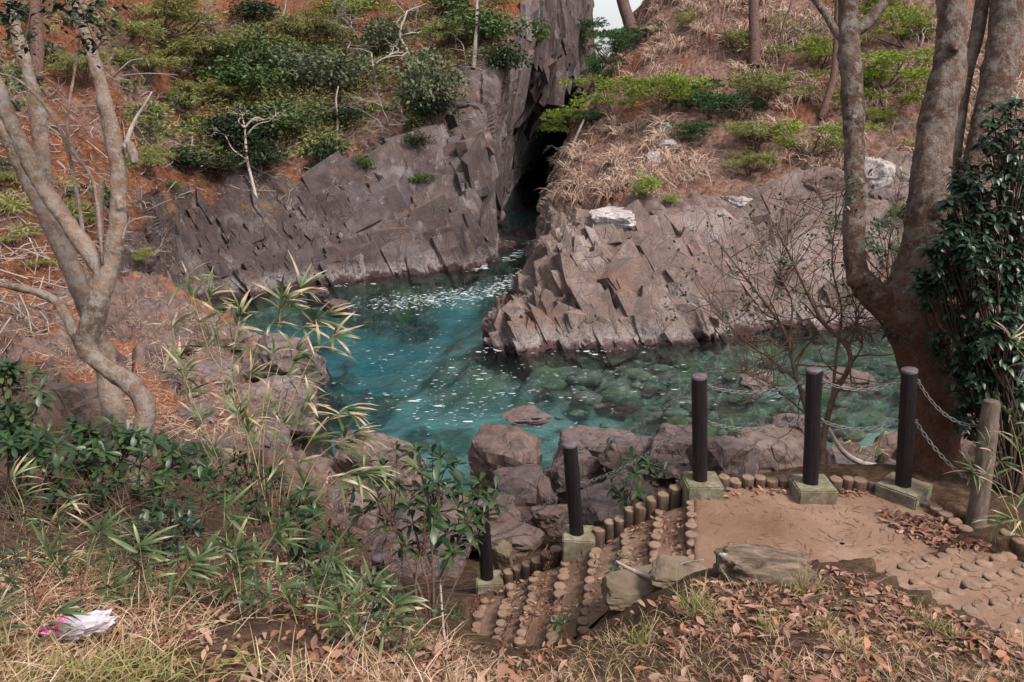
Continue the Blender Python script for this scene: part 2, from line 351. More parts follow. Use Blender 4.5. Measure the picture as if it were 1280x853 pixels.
# ================================================================== the two cliffs: lofts through columns of control points
def column(rows, wts):
    """rows: first (px,py) on the waterline, then (px,py,depth); adds a foot under water"""
    b = atz(rows[0][0], rows[0][1], 0.0) if len(rows[0]) == 2 else at(*rows[0])
    foot = b + nrm(np.array([0, 0, CAMZ]) - b) * np.array([.25, .25, 0]); foot[2] = min(b[2], 0) - 5
    P = [foot, b] + [at(*r) for r in rows[1:]]
    return np.array([list(p) + [w] for p, w in zip(P, [1] + wts)])
LEFT = [
 column([(-420,560,12),(-420,470,13),(-420,400,14.5),(-420,250,17),(-420,100,20),(-420,-50,24),(-420,-250,29)], [.2,.1,0,0,0,0,0]),
 column([(-60,520,13.5),(-60,460,14.5),(-60,380,16.5),(-60,280,19),(-60,150,22.5),(-60,20,26),(-60,-180,32)], [.7,.25,0,0,0,0,0]),
 column([(70,505,15),(70,450,16.5),(70,370,18.5),(75,280,21),(80,160,25),(85,30,29),(90,-180,35)], [.7,.35,.0,0,0,0,0]),
 column([(160,455,19.5),(163,390,21.5),(166,320,23.5),(170,260,26),(175,160,30),(180,40,34),(185,-160,40)], [1,.8,.62,.35,0,0,0]),
 column([(222,387),(222,320,30.2),(226,243,31),(230,190,33),(235,110,36.5),(240,20,40),(245,-160,46)], [1,1,.72,0,0,0,0]),
 column([(330,366),(331,300,32.8),(335,240,33.8),(335,180,35.8),(335,100,39),(335,10,43),(335,-160,48)], [1,1,.62,0,0,0,0]),
 column([(425,352),(427,280,34.3),(430,218,35.4),(430,160,37.3),(430,85,40.5),(430,10,44.5),(430,-160,50)], [1,1,.62,.05,0,0,0]),
 column([(505,344),(507,262,35.8),(510,200,37),(512,135,38.8),(512,70,41.5),(512,10,44.5),(512,-160,51)], [1,1,.75,.25,0,0,0]),
 column([(562,339),(560,250,36.8),(560,165,38.4),(566,100,39.8),(572,55,42),(575,10,44.5),(578,-160,51)], [1,1,.95,.7,.1,0,0]),
 column([(594,333),(602,240,38.0),(612,165,39.2),(625,105,40.4),(632,60,42.4),(638,10,44.5),(642,-160,50)], [1,1,1,.9,.3,.2,.2]),
 column([(613,322),(627,252,48),(634,180,50),(648,108,48),(660,50,46.5),(668,5,46.8),(670,-160,50)], [1,1,1,1,.8,.7,.7]),
 column([(634,308),(648,257,72),(660,192,67),(672,122,53),(686,55,50),(692,5,50.6),(696,-160,53)], [1,1,1,1,1,1,1]),
 column([(684,300),(690,257,80),(698,188,74),(705,116,57),(714,55,54),(718,5,55),(720,-160,57)], [1,1,1,1,1,1,1]),
 column([(726,298),(724,250,68),(727,180,64),(730,110,58),(732,55,58.5),(734,5,59),(736,-160,61)], [1,1,1,1,1,1,1]),
 column([(800,296),(775,255,64),(765,200,66),(758,150,68),(750,110,71),(746,80,75),(744,62,82)], [1,1,1,1,.5,0,0]),
]
RIGHT = [
 column([(720,296),(735,250,52),(750,190,54),(765,130,57),(782,75,60),(800,40,64),(830,-10,72)], [1,1,1,.5,.2,0,0]),
 column([(690,306),(698,255,44),(708,205,46),(728,150,48.5),(752,90,51.5),(785,38,55),(825,-60,62)], [1,1,1,.5,.2,0,0]),
 column([(672,330),(682,280,38.2),(692,235,39.5),(712,170,42.5),(748,95,46.5),(795,25,51),(840,-90,58)], [1,1,.9,.25,0,0,0]),
 column([(660,368),(672,315,33.4),(688,262,35),(706,212,37.2),(752,120,42),(815,20,48),(860,-110,55)], [1,1,.95,.2,0,0,0]),
 column([(640,406),(664,356,28.8),(684,300,31),(708,250,33.3),(765,150,38.5),(838,30,45),(880,-120,53)], [1,1,1,.3,0,0,0]),
 column([(614,432),(668,392,26.7),(694,322,28.6),(722,268,30.6),(790,165,35.5),(868,40,42.5),(905,-120,51)], [1,1,1,.5,0,0,0]),
 column([(700,437),(712,380,26.2),(728,310,27.6),(757,262,29.3),(818,175,33.5),(892,50,40.5),(930,-120,49)], [1,1,1,.75,0,0,0]),
 column([(800,428),(803,360,26.9),(808,298,28.0),(815,256,29.3),(850,180,33),(918,60,39.5),(955,-120,48)], [1,1,1,.62,.05,0,0]),
 column([(900,417),(900,350,27.6),(900,292,28.7),(905,250,29.8),(930,180,32.8),(975,60,39),(1010,-120,47)], [1,1,1,.65,.05,0,0]),
 column([(1000,409),(1000,350,28.1),(1000,290,29.1),(1003,238,30.3),(1015,180,32.5),(1045,60,38),(1075,-120,46)], [1,1,1,.75,.15,0,0]),
 column([(1130,403),(1130,340,28.4),(1130,270,29.3),(1130,215,30.5),(1135,165,32.3),(1150,60,37),(1170,-120,45)], [1,1,1,.75,.15,0,0]),
 column([(1300,396),(1300,330,28.9),(1300,265,29.8),(1300,205,31),(1300,150,32.8),(1310,50,37),(1320,-120,45)], [1,1,1,.65,.05,0,0]),
 column([(1560,390),(1560,330,29.2),(1560,265,30),(1560,205,31),(1560,150,33),(1560,50,37),(1560,-120,45)], [1,1,1,.65,.05,0,0]),
]
TERR = []                                            # coarse copies for ray casting
def add_bvh(G):
    g = np.ascontiguousarray(G); TERR.append(BVHTree.FromPolygons(g.reshape(-1, 3).tolist(), grid_faces(g.shape[0], g.shape[1]).tolist()))
def hit(px, py):
    """the terrain point seen at a pixel"""
    r = ray(px, py); o = Vector((0, 0, CAMZ)); best = None
    for b in TERR:
        p, n, i, d = b.ray_cast(o, Vector(r.tolist()))
        if p is not None and (best is None or d < best[2]): best = (np.array(p), np.array(n), d)
    if best is None: return at(px, py, 30), np.array([0, 0, 1.])
    n = best[1]; n = n if n[2] > 0 else -n
    return best[0], n
def drop(x, y, z=30.0):
    best = None
    for b in TERR:
        p, n, i, d = b.ray_cast(Vector((x, y, z)), Vector((0, 0, -1)))
        if p is not None and (best is None or p.z > best): best = p.z
    return best
def cliff(name, cols, nu, nv, seed, straw, lean, col=1.0, warm=0.0, rib=.75, slab=-.25):
    cols = np.array(cols); mid = cols[:, 1:6, :3]
    dp = mid[:, 1] - [0, 0, CAMZ]; sx = np.clip(dp[:, 0] / (dp[:, 1] * CP - dp[:, 2] * SP), -.68, .68)      # finer where the slope is seen head-on
    seg = np.r_[0, np.cumsum(np.abs(np.diff(sx)) * 60 + .30 * np.linalg.norm(np.diff(mid, axis=0), axis=2).mean(1) + .5)]
    tv = np.interp(np.linspace(0, 1, nv), np.cumsum([0, .03, .27, .26, .15, .13, .10, .06]), np.arange(8))
    C = spline(np.transpose(spline(cols, nu, np.interp(np.linspace(0, seg[-1], nu), seg, np.arange(len(seg)))), (1, 0, 2)), nv, tv).transpose(1, 0, 2)      # (nu,nv,4)
    P = C[..., :3]; w = C[..., 3].ravel()
    N = nrm(np.cross(np.gradient(P, axis=0), np.gradient(P, axis=1))).reshape(-1, 3); Q = P.reshape(-1, 3)
    N = np.where(((np.array([0, 0, CAMZ]) - Q) * N).sum(1).mean() > 0, 1, -1) * N
    edge = fbm(Q, .55, 5, seed)
    rock = sstep(.42, .58, w + .38 * edge)
    # jointing planes: sheared, taller than wide
    J = Q + .22 * np.stack([fbm(Q, .4, 2, seed + 40), fbm(Q, .4, 2, seed + 41), fbm(Q, .4, 2, seed + 42)], 1)
    J = np.stack([J[:, 0] + lean * J[:, 2], J[:, 1], J[:, 2]], 1)
    J[:, 2] *= 1 - .62 * sstep(38.5, 41.5, Q[:, 1]) * (Q[:, 0] > -1.5) * (Q[:, 0] < 6)
    h1, c1 = blocks(J * np.array([.42, .5, .26]), seed, .8)
    h2, c2 = blocks(J * np.array([1.25 * col, 1.2 * col, .75 / col]), seed + 11, 1.2)
    h3, c3 = blocks(J * np.array([3.4 * col, 3.2 * col, 2.0 / col]), seed + 23, 1.4)
    brk = sstep(slab, slab + .7, fbm(Q, .28, 3, seed + 60))          # some faces are smooth slabs, others shattered
    def saw(q): t = q - np.floor(q); return t - sstep(.84, 1, t) - .35, sstep(.8, .92, t) * sstep(1.0, .96, t)
    ux = J[:, 0] + .7 * J[:, 1]; wob = fbm(Q, .5, 3, seed + 81)
    s1, e1 = saw(ux * .62 + .5 * wob); s2, e2 = saw(ux * 1.75 + .9 * wob + .2 * fbm(Q, 1.5, 2, seed + 83)); s3, e3 = saw(Q[:, 2] * .8 - .35 * Q[:, 0] + .6 * wob)
    m1 = sstep(-.35, .3, fbm(Q, .35, 2, seed + 85)); m2 = sstep(-.3, .3, fbm(Q, .6, 2, seed + 86)) * (.35 + .65 * brk); m3 = sstep(-.1, .5, fbm(Q, .4, 2, seed + 87))
    disp = rock * rib * (.42 * s1 * m1 + .22 * s2 * m2 + .17 * s3 * m3)
    disp += rock * (.30 * h1 + (.06 + .26 * brk) * h2 + (.03 + .12 * brk) * h3 + .025 * fbm(Q, 4.0, 4, seed + 5))
    disp += (1 - rock) * (.28 * fbm(Q, .5, 4, seed + 7) + .10 * fbm(Q, 3.5, 4, seed + 8)) - .12 * (1 - rock)
    V = Q + N * disp[:, None]
    crack = np.clip(np.maximum(np.maximum(.5 * c1 ** 16, .75 * np.maximum(e1 * m1, np.maximum(e2 * m2, .7 * e3 * m3))), np.maximum(.8 * c2 ** 5 * (.3 + .7 * brk), .7 * c3 ** 4 * brk)), 0, 1) * rock
    st = sstep(-.45, .1, fbm(Q, .3, 4, seed + 90) + straw) * (1 - rock)
    G = V.reshape(nu, nv, 3); Lp = G.copy()
    Lp[1:-1, 1:-1] = .8 * G[1:-1, 1:-1] + .05 * (G[2:, 1:-1] + G[:-2, 1:-1] + G[1:-1, 2:] + G[1:-1, :-2]); G = Lp
    for _ in range(6):
        wide = sstep(.25, .6, np.linalg.norm(np.gradient(P, axis=0), axis=2))[1:-1, 1:-1, None] * .6
        G[1:-1, 1:-1] = (1 - wide) * G[1:-1, 1:-1] + wide * .25 * (G[2:, 1:-1] + G[:-2, 1:-1] + G[1:-1, 2:] + G[1:-1, :-2])
    V = G.reshape(-1, 3)
    top = sstep(1.4, 3.4, Q[:, 2]) * sstep(9, 6, Q[:, 2])
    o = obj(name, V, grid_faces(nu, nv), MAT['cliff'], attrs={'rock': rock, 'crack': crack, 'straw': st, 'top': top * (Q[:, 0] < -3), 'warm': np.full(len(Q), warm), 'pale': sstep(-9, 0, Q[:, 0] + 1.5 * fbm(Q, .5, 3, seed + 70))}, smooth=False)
    add_bvh(G[::3, ::3]); return struct(o)
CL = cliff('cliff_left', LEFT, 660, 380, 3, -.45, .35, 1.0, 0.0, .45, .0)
CR_ = cliff('cliff_right', RIGHT, 630, 375, 29, .28, .42, 1.25, 1.0, 1.15)

# ------------------------------------------------------------------ joint-bounded blocks standing out of the cliff faces
def block_mesh(seed, warm, pale):
    r = np.random.default_rng(seed); bm = bmesh.new()
    c = np.array([[x, y, z] for x in (-1, 1) for y in (-1, 1) for z in (-1, 1)], float) * .5
    c = c + r.normal(size=c.shape) * np.array([.07, .07, .06]); c[:, 0] += .16 * r.normal() * c[:, 1]
    cut = r.integers(8); c = np.concatenate([np.delete(c, cut, 0), [c[cut] * [.4, 1, 1], c[cut] * [1, .55, 1], c[cut] * [1, 1, .3]]])
    for p in c: bm.verts.new(p.tolist())
    bmesh.ops.convex_hull(bm, input=bm.verts[:]); bmesh.ops.delete(bm, geom=[v for v in bm.verts if not v.link_faces], context='VERTS')
    bmesh.ops.triangulate(bm, faces=bm.faces[:]); bm.verts.index_update()
    V = np.array([v.co[:] for v in bm.verts]); F = np.array([[v.index for v in f.verts] for f in bm.faces]); bm.free(); o = np.ones(len(V))
    return V, F, mesh('block', V, F, MAT['cliff'], False, {'rock': o, 'pale': o * pale, 'warm': o * warm})
def blocks_on(parent, poly, n, along, dims, warm, pale, seed, out=.3, jit=.13, tree=None):
    r = np.random.default_rng(seed); var = [block_mesh(seed + i, warm, pale) for i in range(14)]; xs = [q[0] for q in poly]; ys = [q[1] for q in poly]; L = []; k = 0
    (l0, l1), (w0, w1), (t0, t1) = dims; a = nrm(np.array(along, float))
    while len(L) < n and k < n * 10:
        k += 1; px, py = r.uniform(min(xs), max(xs)), r.uniform(min(ys), max(ys))
        if not in_poly(px, py, poly): continue
        p, nn = hit(px, py)
        if p[2] < -.2 or p[1] < 20: continue
        d = ray(px, py)
        nn = sum((lambda q: -q if q.dot(d) > 0 else q)(hit(px + a_, py + b_)[1]) for a_, b_ in ((0, 0), (14, 0), (-14, 0), (0, 14), (0, -14), (9, 9), (-9, -9))); nn = nrm(nn * [1, 1, .6] + r.normal(size=3) * jit)
        x = nrm(a - nn * a.dot(nn) + r.normal(size=3) * jit * .8); y = np.cross(nn, x); s = r.lognormal(0, .28)
        dm = np.array([r.uniform(l0, l1), r.uniform(w0, w1), r.uniform(t0, t1)]) * s
        Rm = np.stack([x * dm[0], y * dm[1], np.cross(x, y) * dm[2]], 1); c = p - nn * dm[2] * (.5 - out * r.uniform(.3, 1.2)); L.append((dm[0] * dm[1], Rm, c, r.integers(14)))
    L.sort(key=lambda q: -q[0]); BASE[parent.name] = np.zeros(3)
    for _, Rm, c, v in L[:300]:
        M = Matrix(((*Rm[0], c[0]), (*Rm[1], c[1]), (*Rm[2], c[2]), (0, 0, 0, 1))); inst('block', var[v][2], M, parent)
    if len(L) > 300:
        m = MB()
        for _, Rm, c, v in L[300:]: m.add(var[v][0] @ Rm.T + c, var[v][1])
        V = np.concatenate(m.V); o = np.ones(len(V)); stuff(obj('small_blocks', V, m.F, MAT['cliff'], parent, False, {'rock': o, 'pale': o * pale, 'warm': o * warm}))
def in_poly(px, py, poly):
    c = False; j = len(poly) - 1
    for i in range(len(poly)):
        (xi, yi), (xj, yj) = poly[i], poly[j]
        if (yi > py) != (yj > py) and px < (xj - xi) * (py - yi) / (yj - yi) + xi: c = not c
        j = i
    return c
blocks_on(CR_, [(615,434),(640,400),(668,345),(696,300),(725,285),(760,305),(800,330),(840,425),(700,440)], 460, (-.42, 0, 1), ((.5, 1.4), (.2, .45), (.35, .6)), 1.0, .8, 900, .25, .10)
blocks_on(CR_, [(745,282),(900,272),(1000,266),(1140,248),(1290,238),(1290,396),(1130,404),(900,418),(800,428),(770,330)], 460, (-.5, 0, 1), ((.5, 1.7), (.3, .95), (.35, .6)), 1.0, .9, 930, .13, .07)
blocks_on(CL, [(205,385),(230,268),(330,262),(425,240),(440,350),(330,366)], 420, (-.55, 0, 1), ((.4, 1.2), (.2, .5), (.3, .5)), 0.0, .25, 960, .17, .09)
blocks_on(CL, [(425,245),(505,222),(556,185),(606,140),(605,250),(594,333),(505,344),(430,352)], 130, (-.35, 0, 1), ((1.0, 2.6), (.7, 1.5), (.25, .45)), 0.0, .6, 990, .08, .05)
blocks_on(CL, [(600,330),(614,180),(640,110),(660,20),(736,10),(732,70),(684,130),(640,200),(622,318)], 150, (.16, 0, 1), ((1.2, 3.4), (.35, .8), (.4, .8)), 0.0, .5, 1020, .14, .06)
# ================================================================== near ground: the knoll, the bank and the shore
CTRL = [at(*p) for p in [
 (640,853,3.5),(960,853,3.5),(1280,853,3.6),(300,853,3.3),(0,853,3.2),(640,838,4.3),(820,800,4.6),(960,770,4.5),(1100,790,4.4),(1200,810,4.25),(1290,815,4.15),
 (0,760,4.1),(200,760,4.3),(400,775,4.5),(520,805,4.6),(830,735,5.3),(900,715,5.35),(990,714,5.25),(1060,728,5.05),(755,802,5.6),(700,818,5.9),(700,850,4.3),(640,814,6.3),
 (0,660,5.7),(150,680,5.7),(300,715,5.8),(420,735,6.0),(500,780,5.9),(570,806,6.2),(560,852,4.0),
 (60,590,8.5),(200,600,9),(330,650,9),(450,700,8.6),(520,715,9.0),(560,735,8.6)]]
CTRL += [np.array(p, float) for p in [(0,0,6.4),(-5,0,6.5),(5,0,6.3),(0,-4,6.6),(-9,-4,7),(9,-4,6.5),(-10,3,6.2),(-9,8,5.0),
 (10,3,5.6),(10,7,5.0),(9,10,4.2),(5.2,8.6,3.7),(6.5,7,4.6),(3.8,8.2,3.5),(2.6,8.2,3.3),(1.6,8.2,3.0),(2.6,7.15,4.35),(3.5,7.2,4.38),(1.7,7.25,4.0),(4.5,7.3,4.4),(3.9,5.6,4.6),(5,11,2.4),(2.5,10.5,2.4),(0.3,9.6,2.1),(-1.0,9.8,2.0),
 (3,13.5,.9),(6,14,1.0),(0,13.5,.5),(-2.5,12.5,1.2),(-3,15.5,-.9),(0,16,-1.4),(4,16.5,-1.4),(8,17,-1.3),(-4.5,12,2.6),(-6,13,3.1),(-8,13,3.6),(-10,13,4.2),(-14,10,6),
 (-6.6,15.6,1.9),(-5.6,17.0,.6),(-5.7,18.6,-.1),(-4.6,18.4,-1.2),(-4.8,21,-2.4),(-7.8,18,2.0),(-8.6,20,1.9),(-7.5,22,.7),(-6.4,20.5,0),(-6.9,23.5,-.2),(-5.4,24,-2.4),(-11,18,3.4),(-10,23,2.2),(-8,26,-1),(-14,16,4.2),(12,18,-1.2),(14,12,2.5),(16,5,5),(0,20,-4.5),(5,21,-4.5),(12,22,-4.5),(-2,25,-5)]]
CTRL = np.array(CTRL)
def _phi(r): return np.where(r > 1e-9, r ** 1.5, 0)
_D = np.linalg.norm(CTRL[:, None, :2] - CTRL[None, :, :2], axis=-1)
_A = np.block([[_phi(_D) - .04 * np.eye(len(CTRL)), np.c_[np.ones(len(CTRL)), CTRL[:, :2]]], [np.c_[np.ones(len(CTRL)), CTRL[:, :2]].T, np.zeros((3, 3))]])
_W = np.linalg.solve(_A, np.r_[CTRL[:, 2], 0, 0, 0])
def ground_h(x, y):
    x = np.asarray(x, float); y = np.asarray(y, float); r = np.zeros_like(x)
    for k, c in enumerate(CTRL): r = r + _W[k] * _phi(np.hypot(x - c[0], y - c[1]))
    return r + _W[-3] + _W[-2] * x + _W[-1] * y
# the landing and the log steps: rows of logs as (top level, first pixel, last pixel, count)
ZP = 4.50
ROWS_DOWN = [(4.50,(864,627),(866,696),10),(4.31,(824,640),(818,728),12),(4.12,(785,660),(776,748),12),(3.93,(745,686),(729,788),13),
             (3.74,(707,705),(690,806),14),(3.55,(670,716),(649,812),14),(3.36,(640,732),(615,818),13),(3.17,(606,750),(582,822),11)]
ROWS_UP = [(4.60,(1099,718),(1212,687),8),(4.71,(1113,738),(1262,695),10),(4.82,(1146,754),(1290,709),9),(4.93,(1196,770),(1304,738),6),(5.04,(1240,788),(1330,763),5)]
PLAT = np.array([atz(px, py, ZP) for px, py in [(868,607),(1132,607),(1212,664),(1225,690),(1100,722),(1060,745),(960,735),(868,715)]])
TREADS = []
for i, (z, a, b, n) in enumerate(ROWS_DOWN[1:]):
    z0, a0, b0, _ = ROWS_DOWN[i]; TREADS.append((z - .015, [atz(*a, z), atz(*a0, z0 - .05), atz(*b0, z0 - .05), atz(*b, z)]))
for i, (z, a, b, n) in enumerate(ROWS_UP):
    if i + 1 < len(ROWS_UP): z1, a1, b1, _ = ROWS_UP[i + 1]
    else: z1, a1, b1 = z, (1290, 815), (1370, 790)
    TREADS.append((z - .012, [atz(*a, z), atz(*b, z), atz(*b1, z), atz(*a1, z)]))
def inside(x, y, poly, grow=0.0):
    """signed distance to a convex polygon (negative inside)"""
    poly = np.asarray(poly)[:, :2]; c = poly.mean(0); d = np.full(x.shape, -1e9)
    for p, q in zip(poly, np.roll(poly, -1, 0)):
        e = q - p; n = np.array([e[1], -e[0]]) / np.hypot(*e)
        if (c - p).dot(n) > 0: n = -n
        d = np.maximum(d, (x - p[0]) * n[0] + (y - p[1]) * n[1])
    return d - grow
def ground_z(x, y):
    z = ground_h(x, y)
    P = np.stack([x, y, np.zeros_like(x)], -1).reshape(-1, 3)
    z = z + (.05 * fbm(P, 1.6, 4, 77) + .02 * fbm(P, 7, 3, 78)).reshape(x.shape)
    for lv, poly in [(ZP, PLAT)] + TREADS:
        d = inside(x, y, poly); z = np.where(d < .12, np.minimum(z, lv - .1 + np.maximum(d, 0) * 1.5), z)
    return z
gx = np.concatenate([np.linspace(-16, -11, 24, endpoint=False), np.linspace(-11, -6, 90, endpoint=False), np.linspace(-6, 6, 210, endpoint=False), np.linspace(6, 18, 40)])
gy = np.concatenate([np.linspace(-5, 1.5, 24, endpoint=False), np.linspace(1.5, 11, 190, endpoint=False), np.linspace(11, 27, 160)])
X, Y = np.meshgrid(gx, gy, indexing='ij'); Z = ground_z(X, Y)
Q = np.stack([X, Y, Z], -1).reshape(-1, 3)
rk = sstep(8.6, 10.5, Q[:, 1] + .8 * fbm(Q, .8, 3, 5)) * sstep(5, 4.4, Q[:, 2])
red = sstep(9, 11.5, Q[:, 1]) * sstep(-3.5, -5.2, Q[:, 0]); rk = rk * (1 - red * sstep(-.15, .25, fbm(Q, .7, 4, 66)))
h1, c1 = blocks(Q * np.array([.8, .8, .8]), 51, 1.2); h2, c2 = blocks(Q * 2.3, 53, 1.0); h3g, c3g = blocks(Q * 5.5, 57, 1.0)
Q[:, 2] += rk * (.42 * h1 + .22 * h2 - .06 * c2 + .12 * h3g)
struct(obj('ground', Q, grid_faces(len(gx), len(gy)), MAT['earth'], attrs={'rock': rk, 'crack': c2 * rk, 'red': red}))
add_bvh(Q.reshape(len(gx), len(gy), 3)[::2, ::2])

# ================================================================== the sea
bx = np.linspace(-26, 46, 260); by = np.linspace(10, 72, 260)
X, Y = np.meshgrid(bx, by, indexing='ij'); P = np.stack([X, Y, np.zeros_like(X)], -1).reshape(-1, 3); x, y = P[:, 0], P[:, 1]
dep = 1.5 + .9 * sstep(18, 25, y) + 1.8 * sstep(26, 37, y + .3 * x) * sstep(8, 2, x)
shal = sstep(.5, 7.5, x + .55 * (24 - y) + 3.2 * fbm(P, .3, 4, 9)) * sstep(31, 27, y)
dep = dep * (1 - shal) + .75 * shal
WL = np.array([atz(c_[0], c_[1], 0)[:2] for c_ in [(222,387),(330,366),(425,352),(505,344),(562,339),(594,333),(612,322)]]), np.array([atz(c_[0], c_[1], 0)[:2] for c_ in [(672,330),(660,368),(640,406),(614,432),(700,437),(800,428),(900,417),(1000,409),(1130,403),(1300,396)]])
def shore_d(x, y, L):
    r = np.full(x.shape, 99.)
    for p, q in zip(L[:-1], L[1:]):
        e = q - p; t = np.clip(((x - p[0]) * e[0] + (y - p[1]) * e[1]) / e.dot(e), 0, 1); r = np.minimum(r, np.hypot(x - p[0] - t * e[0], y - p[1] - t * e[1]))
    return r
sd_l, sd_r = shore_d(x, y, WL[0]), shore_d(x, y, WL[1])
dep = 1 / (1 / dep ** 3 + 1 / (.5 + .8 * sd_l) ** 3 + 1 / (.3 + .5 * sd_r) ** 3) ** (1 / 3) * 1.1
_d = dep.reshape(260, 260)
for _ in range(12): _d = (_d + np.roll(_d, 1, 0) + np.roll(_d, -1, 0) + np.roll(_d, 1, 1) + np.roll(_d, -1, 1)) / 5
dep = _d.ravel()
rkm = sstep(.35, .7, shal * .75 + .45 * fbm(P, .5, 4, 12) + .55 * sstep(29, 33, y)); rkm = np.maximum(rkm, sstep(.42, .6, fbm(P, .5, 4, 33)) * .8)
hb, cb = blocks(P * np.array([1.1, 1.1, 1]), 71, .9); hb2, _ = blocks(P * np.array([2.6, 2.6, 1]), 75, .9)
rkm = np.maximum(rkm, .9 * sstep(3.2, .8, np.minimum(sd_r, sd_l * 1.6) + .8 * fbm(P, .8, 3, 44)))
P[:, 2] = -dep + rkm * (.5 * hb + .25 * hb2 + .05) + .12 * fbm(P, .6, 3, 15)
P[:, 2] = np.minimum(P[:, 2], -.18)
struct(obj('seabed', P, grid_faces(260, 260), MAT['seabed'], attrs={'rock': rkm}))
wx = np.linspace(-28, 48, 240); wy = np.linspace(9, 74, 240)
X, Y = np.meshgrid(wx, wy, indexing='ij'); P = np.stack([X, Y, np.zeros_like(X)], -1).reshape(-1, 3)
P[:, 2] = .028 * fbm(P, 1.1, 3, 91) + .02 * np.sin(2.1 * P[:, 0] + 3.4 * P[:, 1] + 2 * fbm(P, .4, 2, 92))
n = len(P); nu = nv = 240
edge = np.concatenate([np.arange(nu) * nv, (nu - 1) * nv + np.arange(1, nv), np.arange(nu - 2, -1, -1) * nv + nv - 1, np.arange(nv - 2, 0, -1)])
low = P[edge].copy(); low[:, 2] = -9; k = len(edge); e2 = np.roll(np.arange(k), -1)
side = np.stack([edge, n + np.arange(k), n + e2, edge[e2]], 1)
V = np.concatenate([P, low, [[10, 40, -9]]])
bot = np.stack([np.full(k, n + k), n + e2, n + np.arange(k)], 1)
sea = struct(obj('sea', V, [grid_faces(nu, nv), side, bot], MAT['water']))

# ================================================================== landing, log steps, edging, fence
rng = np.random.default_rng(7)
def m_log():
    s = NT('weathered_round_log', .9, .15)
    side = s.ramp(s.noise(9, 5, .7, 0, stretch=(4, 4, .7)), [(.3, (.05, .032, .026)), (.6, (.135, .088, .066)), (.8, (.2, .14, .11))])
    top = s.ramp(s.noise(14, 5, .7), [(.3, (.15, .092, .066)), (.5, (.265, .17, .125)), (.75, (.35, .245, .19))])
    top = s.mix(s.math('MULTIPLY', s.orand(), .45), top, (.17, .125, .10))
    s.color(s.mix(s.attr('tint'), side, top)); s.bump(s.noise(50, 5, .7), .5, .02); return s.m
def m_concrete():
    s = NT('mossy_concrete', .9, .2)
    c = s.ramp(s.noise(5, 6, .7), [(.3, (.14, .13, .085)), (.55, (.26, .24, .18)), (.8, (.35, .32, .26))])
    c = s.mix(s.math('MULTIPLY', s.ramp(s.noise(13, 4, .7), [(.42, 0.0), (.62, 1.0)]), .75), c, (.09, .08, .045))
    c = s.mix(s.math('MULTIPLY', s.ramp(s.noise(3, 5, .7), [(.5, 0.0), (.62, 1.0)]), .6), c, (.16, .10, .07))
    s.color(c); s.bump(s.noise(60, 5, .7), .5, .015); return s.m
def m_post():
    s = NT('black_brown_fence_post', .55, .4)
    g = s.noise(14, 5, .7, .3, stretch=(3, 3, .25))
    s.color(s.ramp(g, [(.3, (.007, .005, .007)), (.6, (.02, .013, .015)), (.8, (.04, .027, .028))])); s.bump(s.math('ADD', g, s.math('MULTIPLY', s.noise(60, 3, .6, stretch=(2, 2, .1)), .8)), .9, .03); return s.m
def m_plain(name, lo, hi, scale=12, rough=.6, metal=0.0, bump=.3, spec=.4, stretch=None):
    s = NT(name, rough, spec); n = s.noise(scale, 5, .7, stretch=stretch)
    s.color(s.ramp(n, [(.3, lo), (.7, hi)])); s.b.inputs['Metallic'].default_value = metal
    if bump: s.bump(n, bump, .02)
    return s.m
MAT.update(log=m_log(), concrete=m_concrete(), post=m_post(), cap=m_plain('grey_post_cap', (.07, .055, .066), (.15, .12, .14), 20),
           chain=m_plain('galvanised_chain', (.13, .12, .13), (.34, .32, .33), 90, .5, .7, 0),
           wood=m_plain('grey_weathered_wood', (.07, .05, .042), (.19, .145, .125), 10, .9, 0, .7, .15, (3, 3, .4)),
           flatrock=m_plain('tan_flat_stone', (.10, .075, .053), (.22, .168, .125), 4, .9, 0, .8, .15))
def lathe(rows, n=14, wob=0.0, seed=0):
    """rows (radius, z, attribute) -> V, F, A (closed on top)"""
    th = np.arange(n) * 2 * math.pi / n; r_ = np.random.default_rng(seed); k = 1 + wob * r_.normal(size=n) * .5 + wob * np.sin(th * 2 + seed)
    V = np.concatenate([np.stack([r * k * np.cos(th), r * k * np.sin(th), np.full(n, z)], 1) for r, z, a in rows])
    A = np.repeat([a for r, z, a in rows], n)
    i = np.arange(len(rows) - 1)[:, None] * n; j = np.arange(n)[None]; j2 = (j + 1) % n
    F = np.stack([i + j, i + j2, i + n + j2, i + n + j], -1).reshape(-1, 4)
    m = len(V); V = np.concatenate([V, [[0, 0, rows[-1][1] + rows[-1][0] * .03]]]); A = np.append(A, rows[-1][2])
    l = (len(rows) - 1) * n
    return V, [F, np.stack([l + np.arange(n), l + (np.arange(n) + 1) % n, np.full(n, m)], 1)], A
LOGS = []
for q in range(5):
    V, F, A = lathe([(.054, -.42, 0), (.056, -.06, 0), (.055, -.012, .1), (.051, -.003, .8), (.044, .0, 1)], 14, .035, q)
    V[-15:, 2] += .004 * rng.normal(size=15); LOGS.append(mesh('log', V, F, MAT['log'], True, {'tint': A}))
def log_at(p, parent, s=1.0, tilt=.03):
    M = Matrix.Translation(p.tolist()) @ Matrix.Rotation(rng.uniform(0, 6.28), 4, 'Z') @ Matrix.Rotation(rng.normal() * tilt, 4, 'X') @ Matrix.Diagonal((s, s, 1, 1))
    return inst('log', LOGS[rng.integers(5)], M, parent)
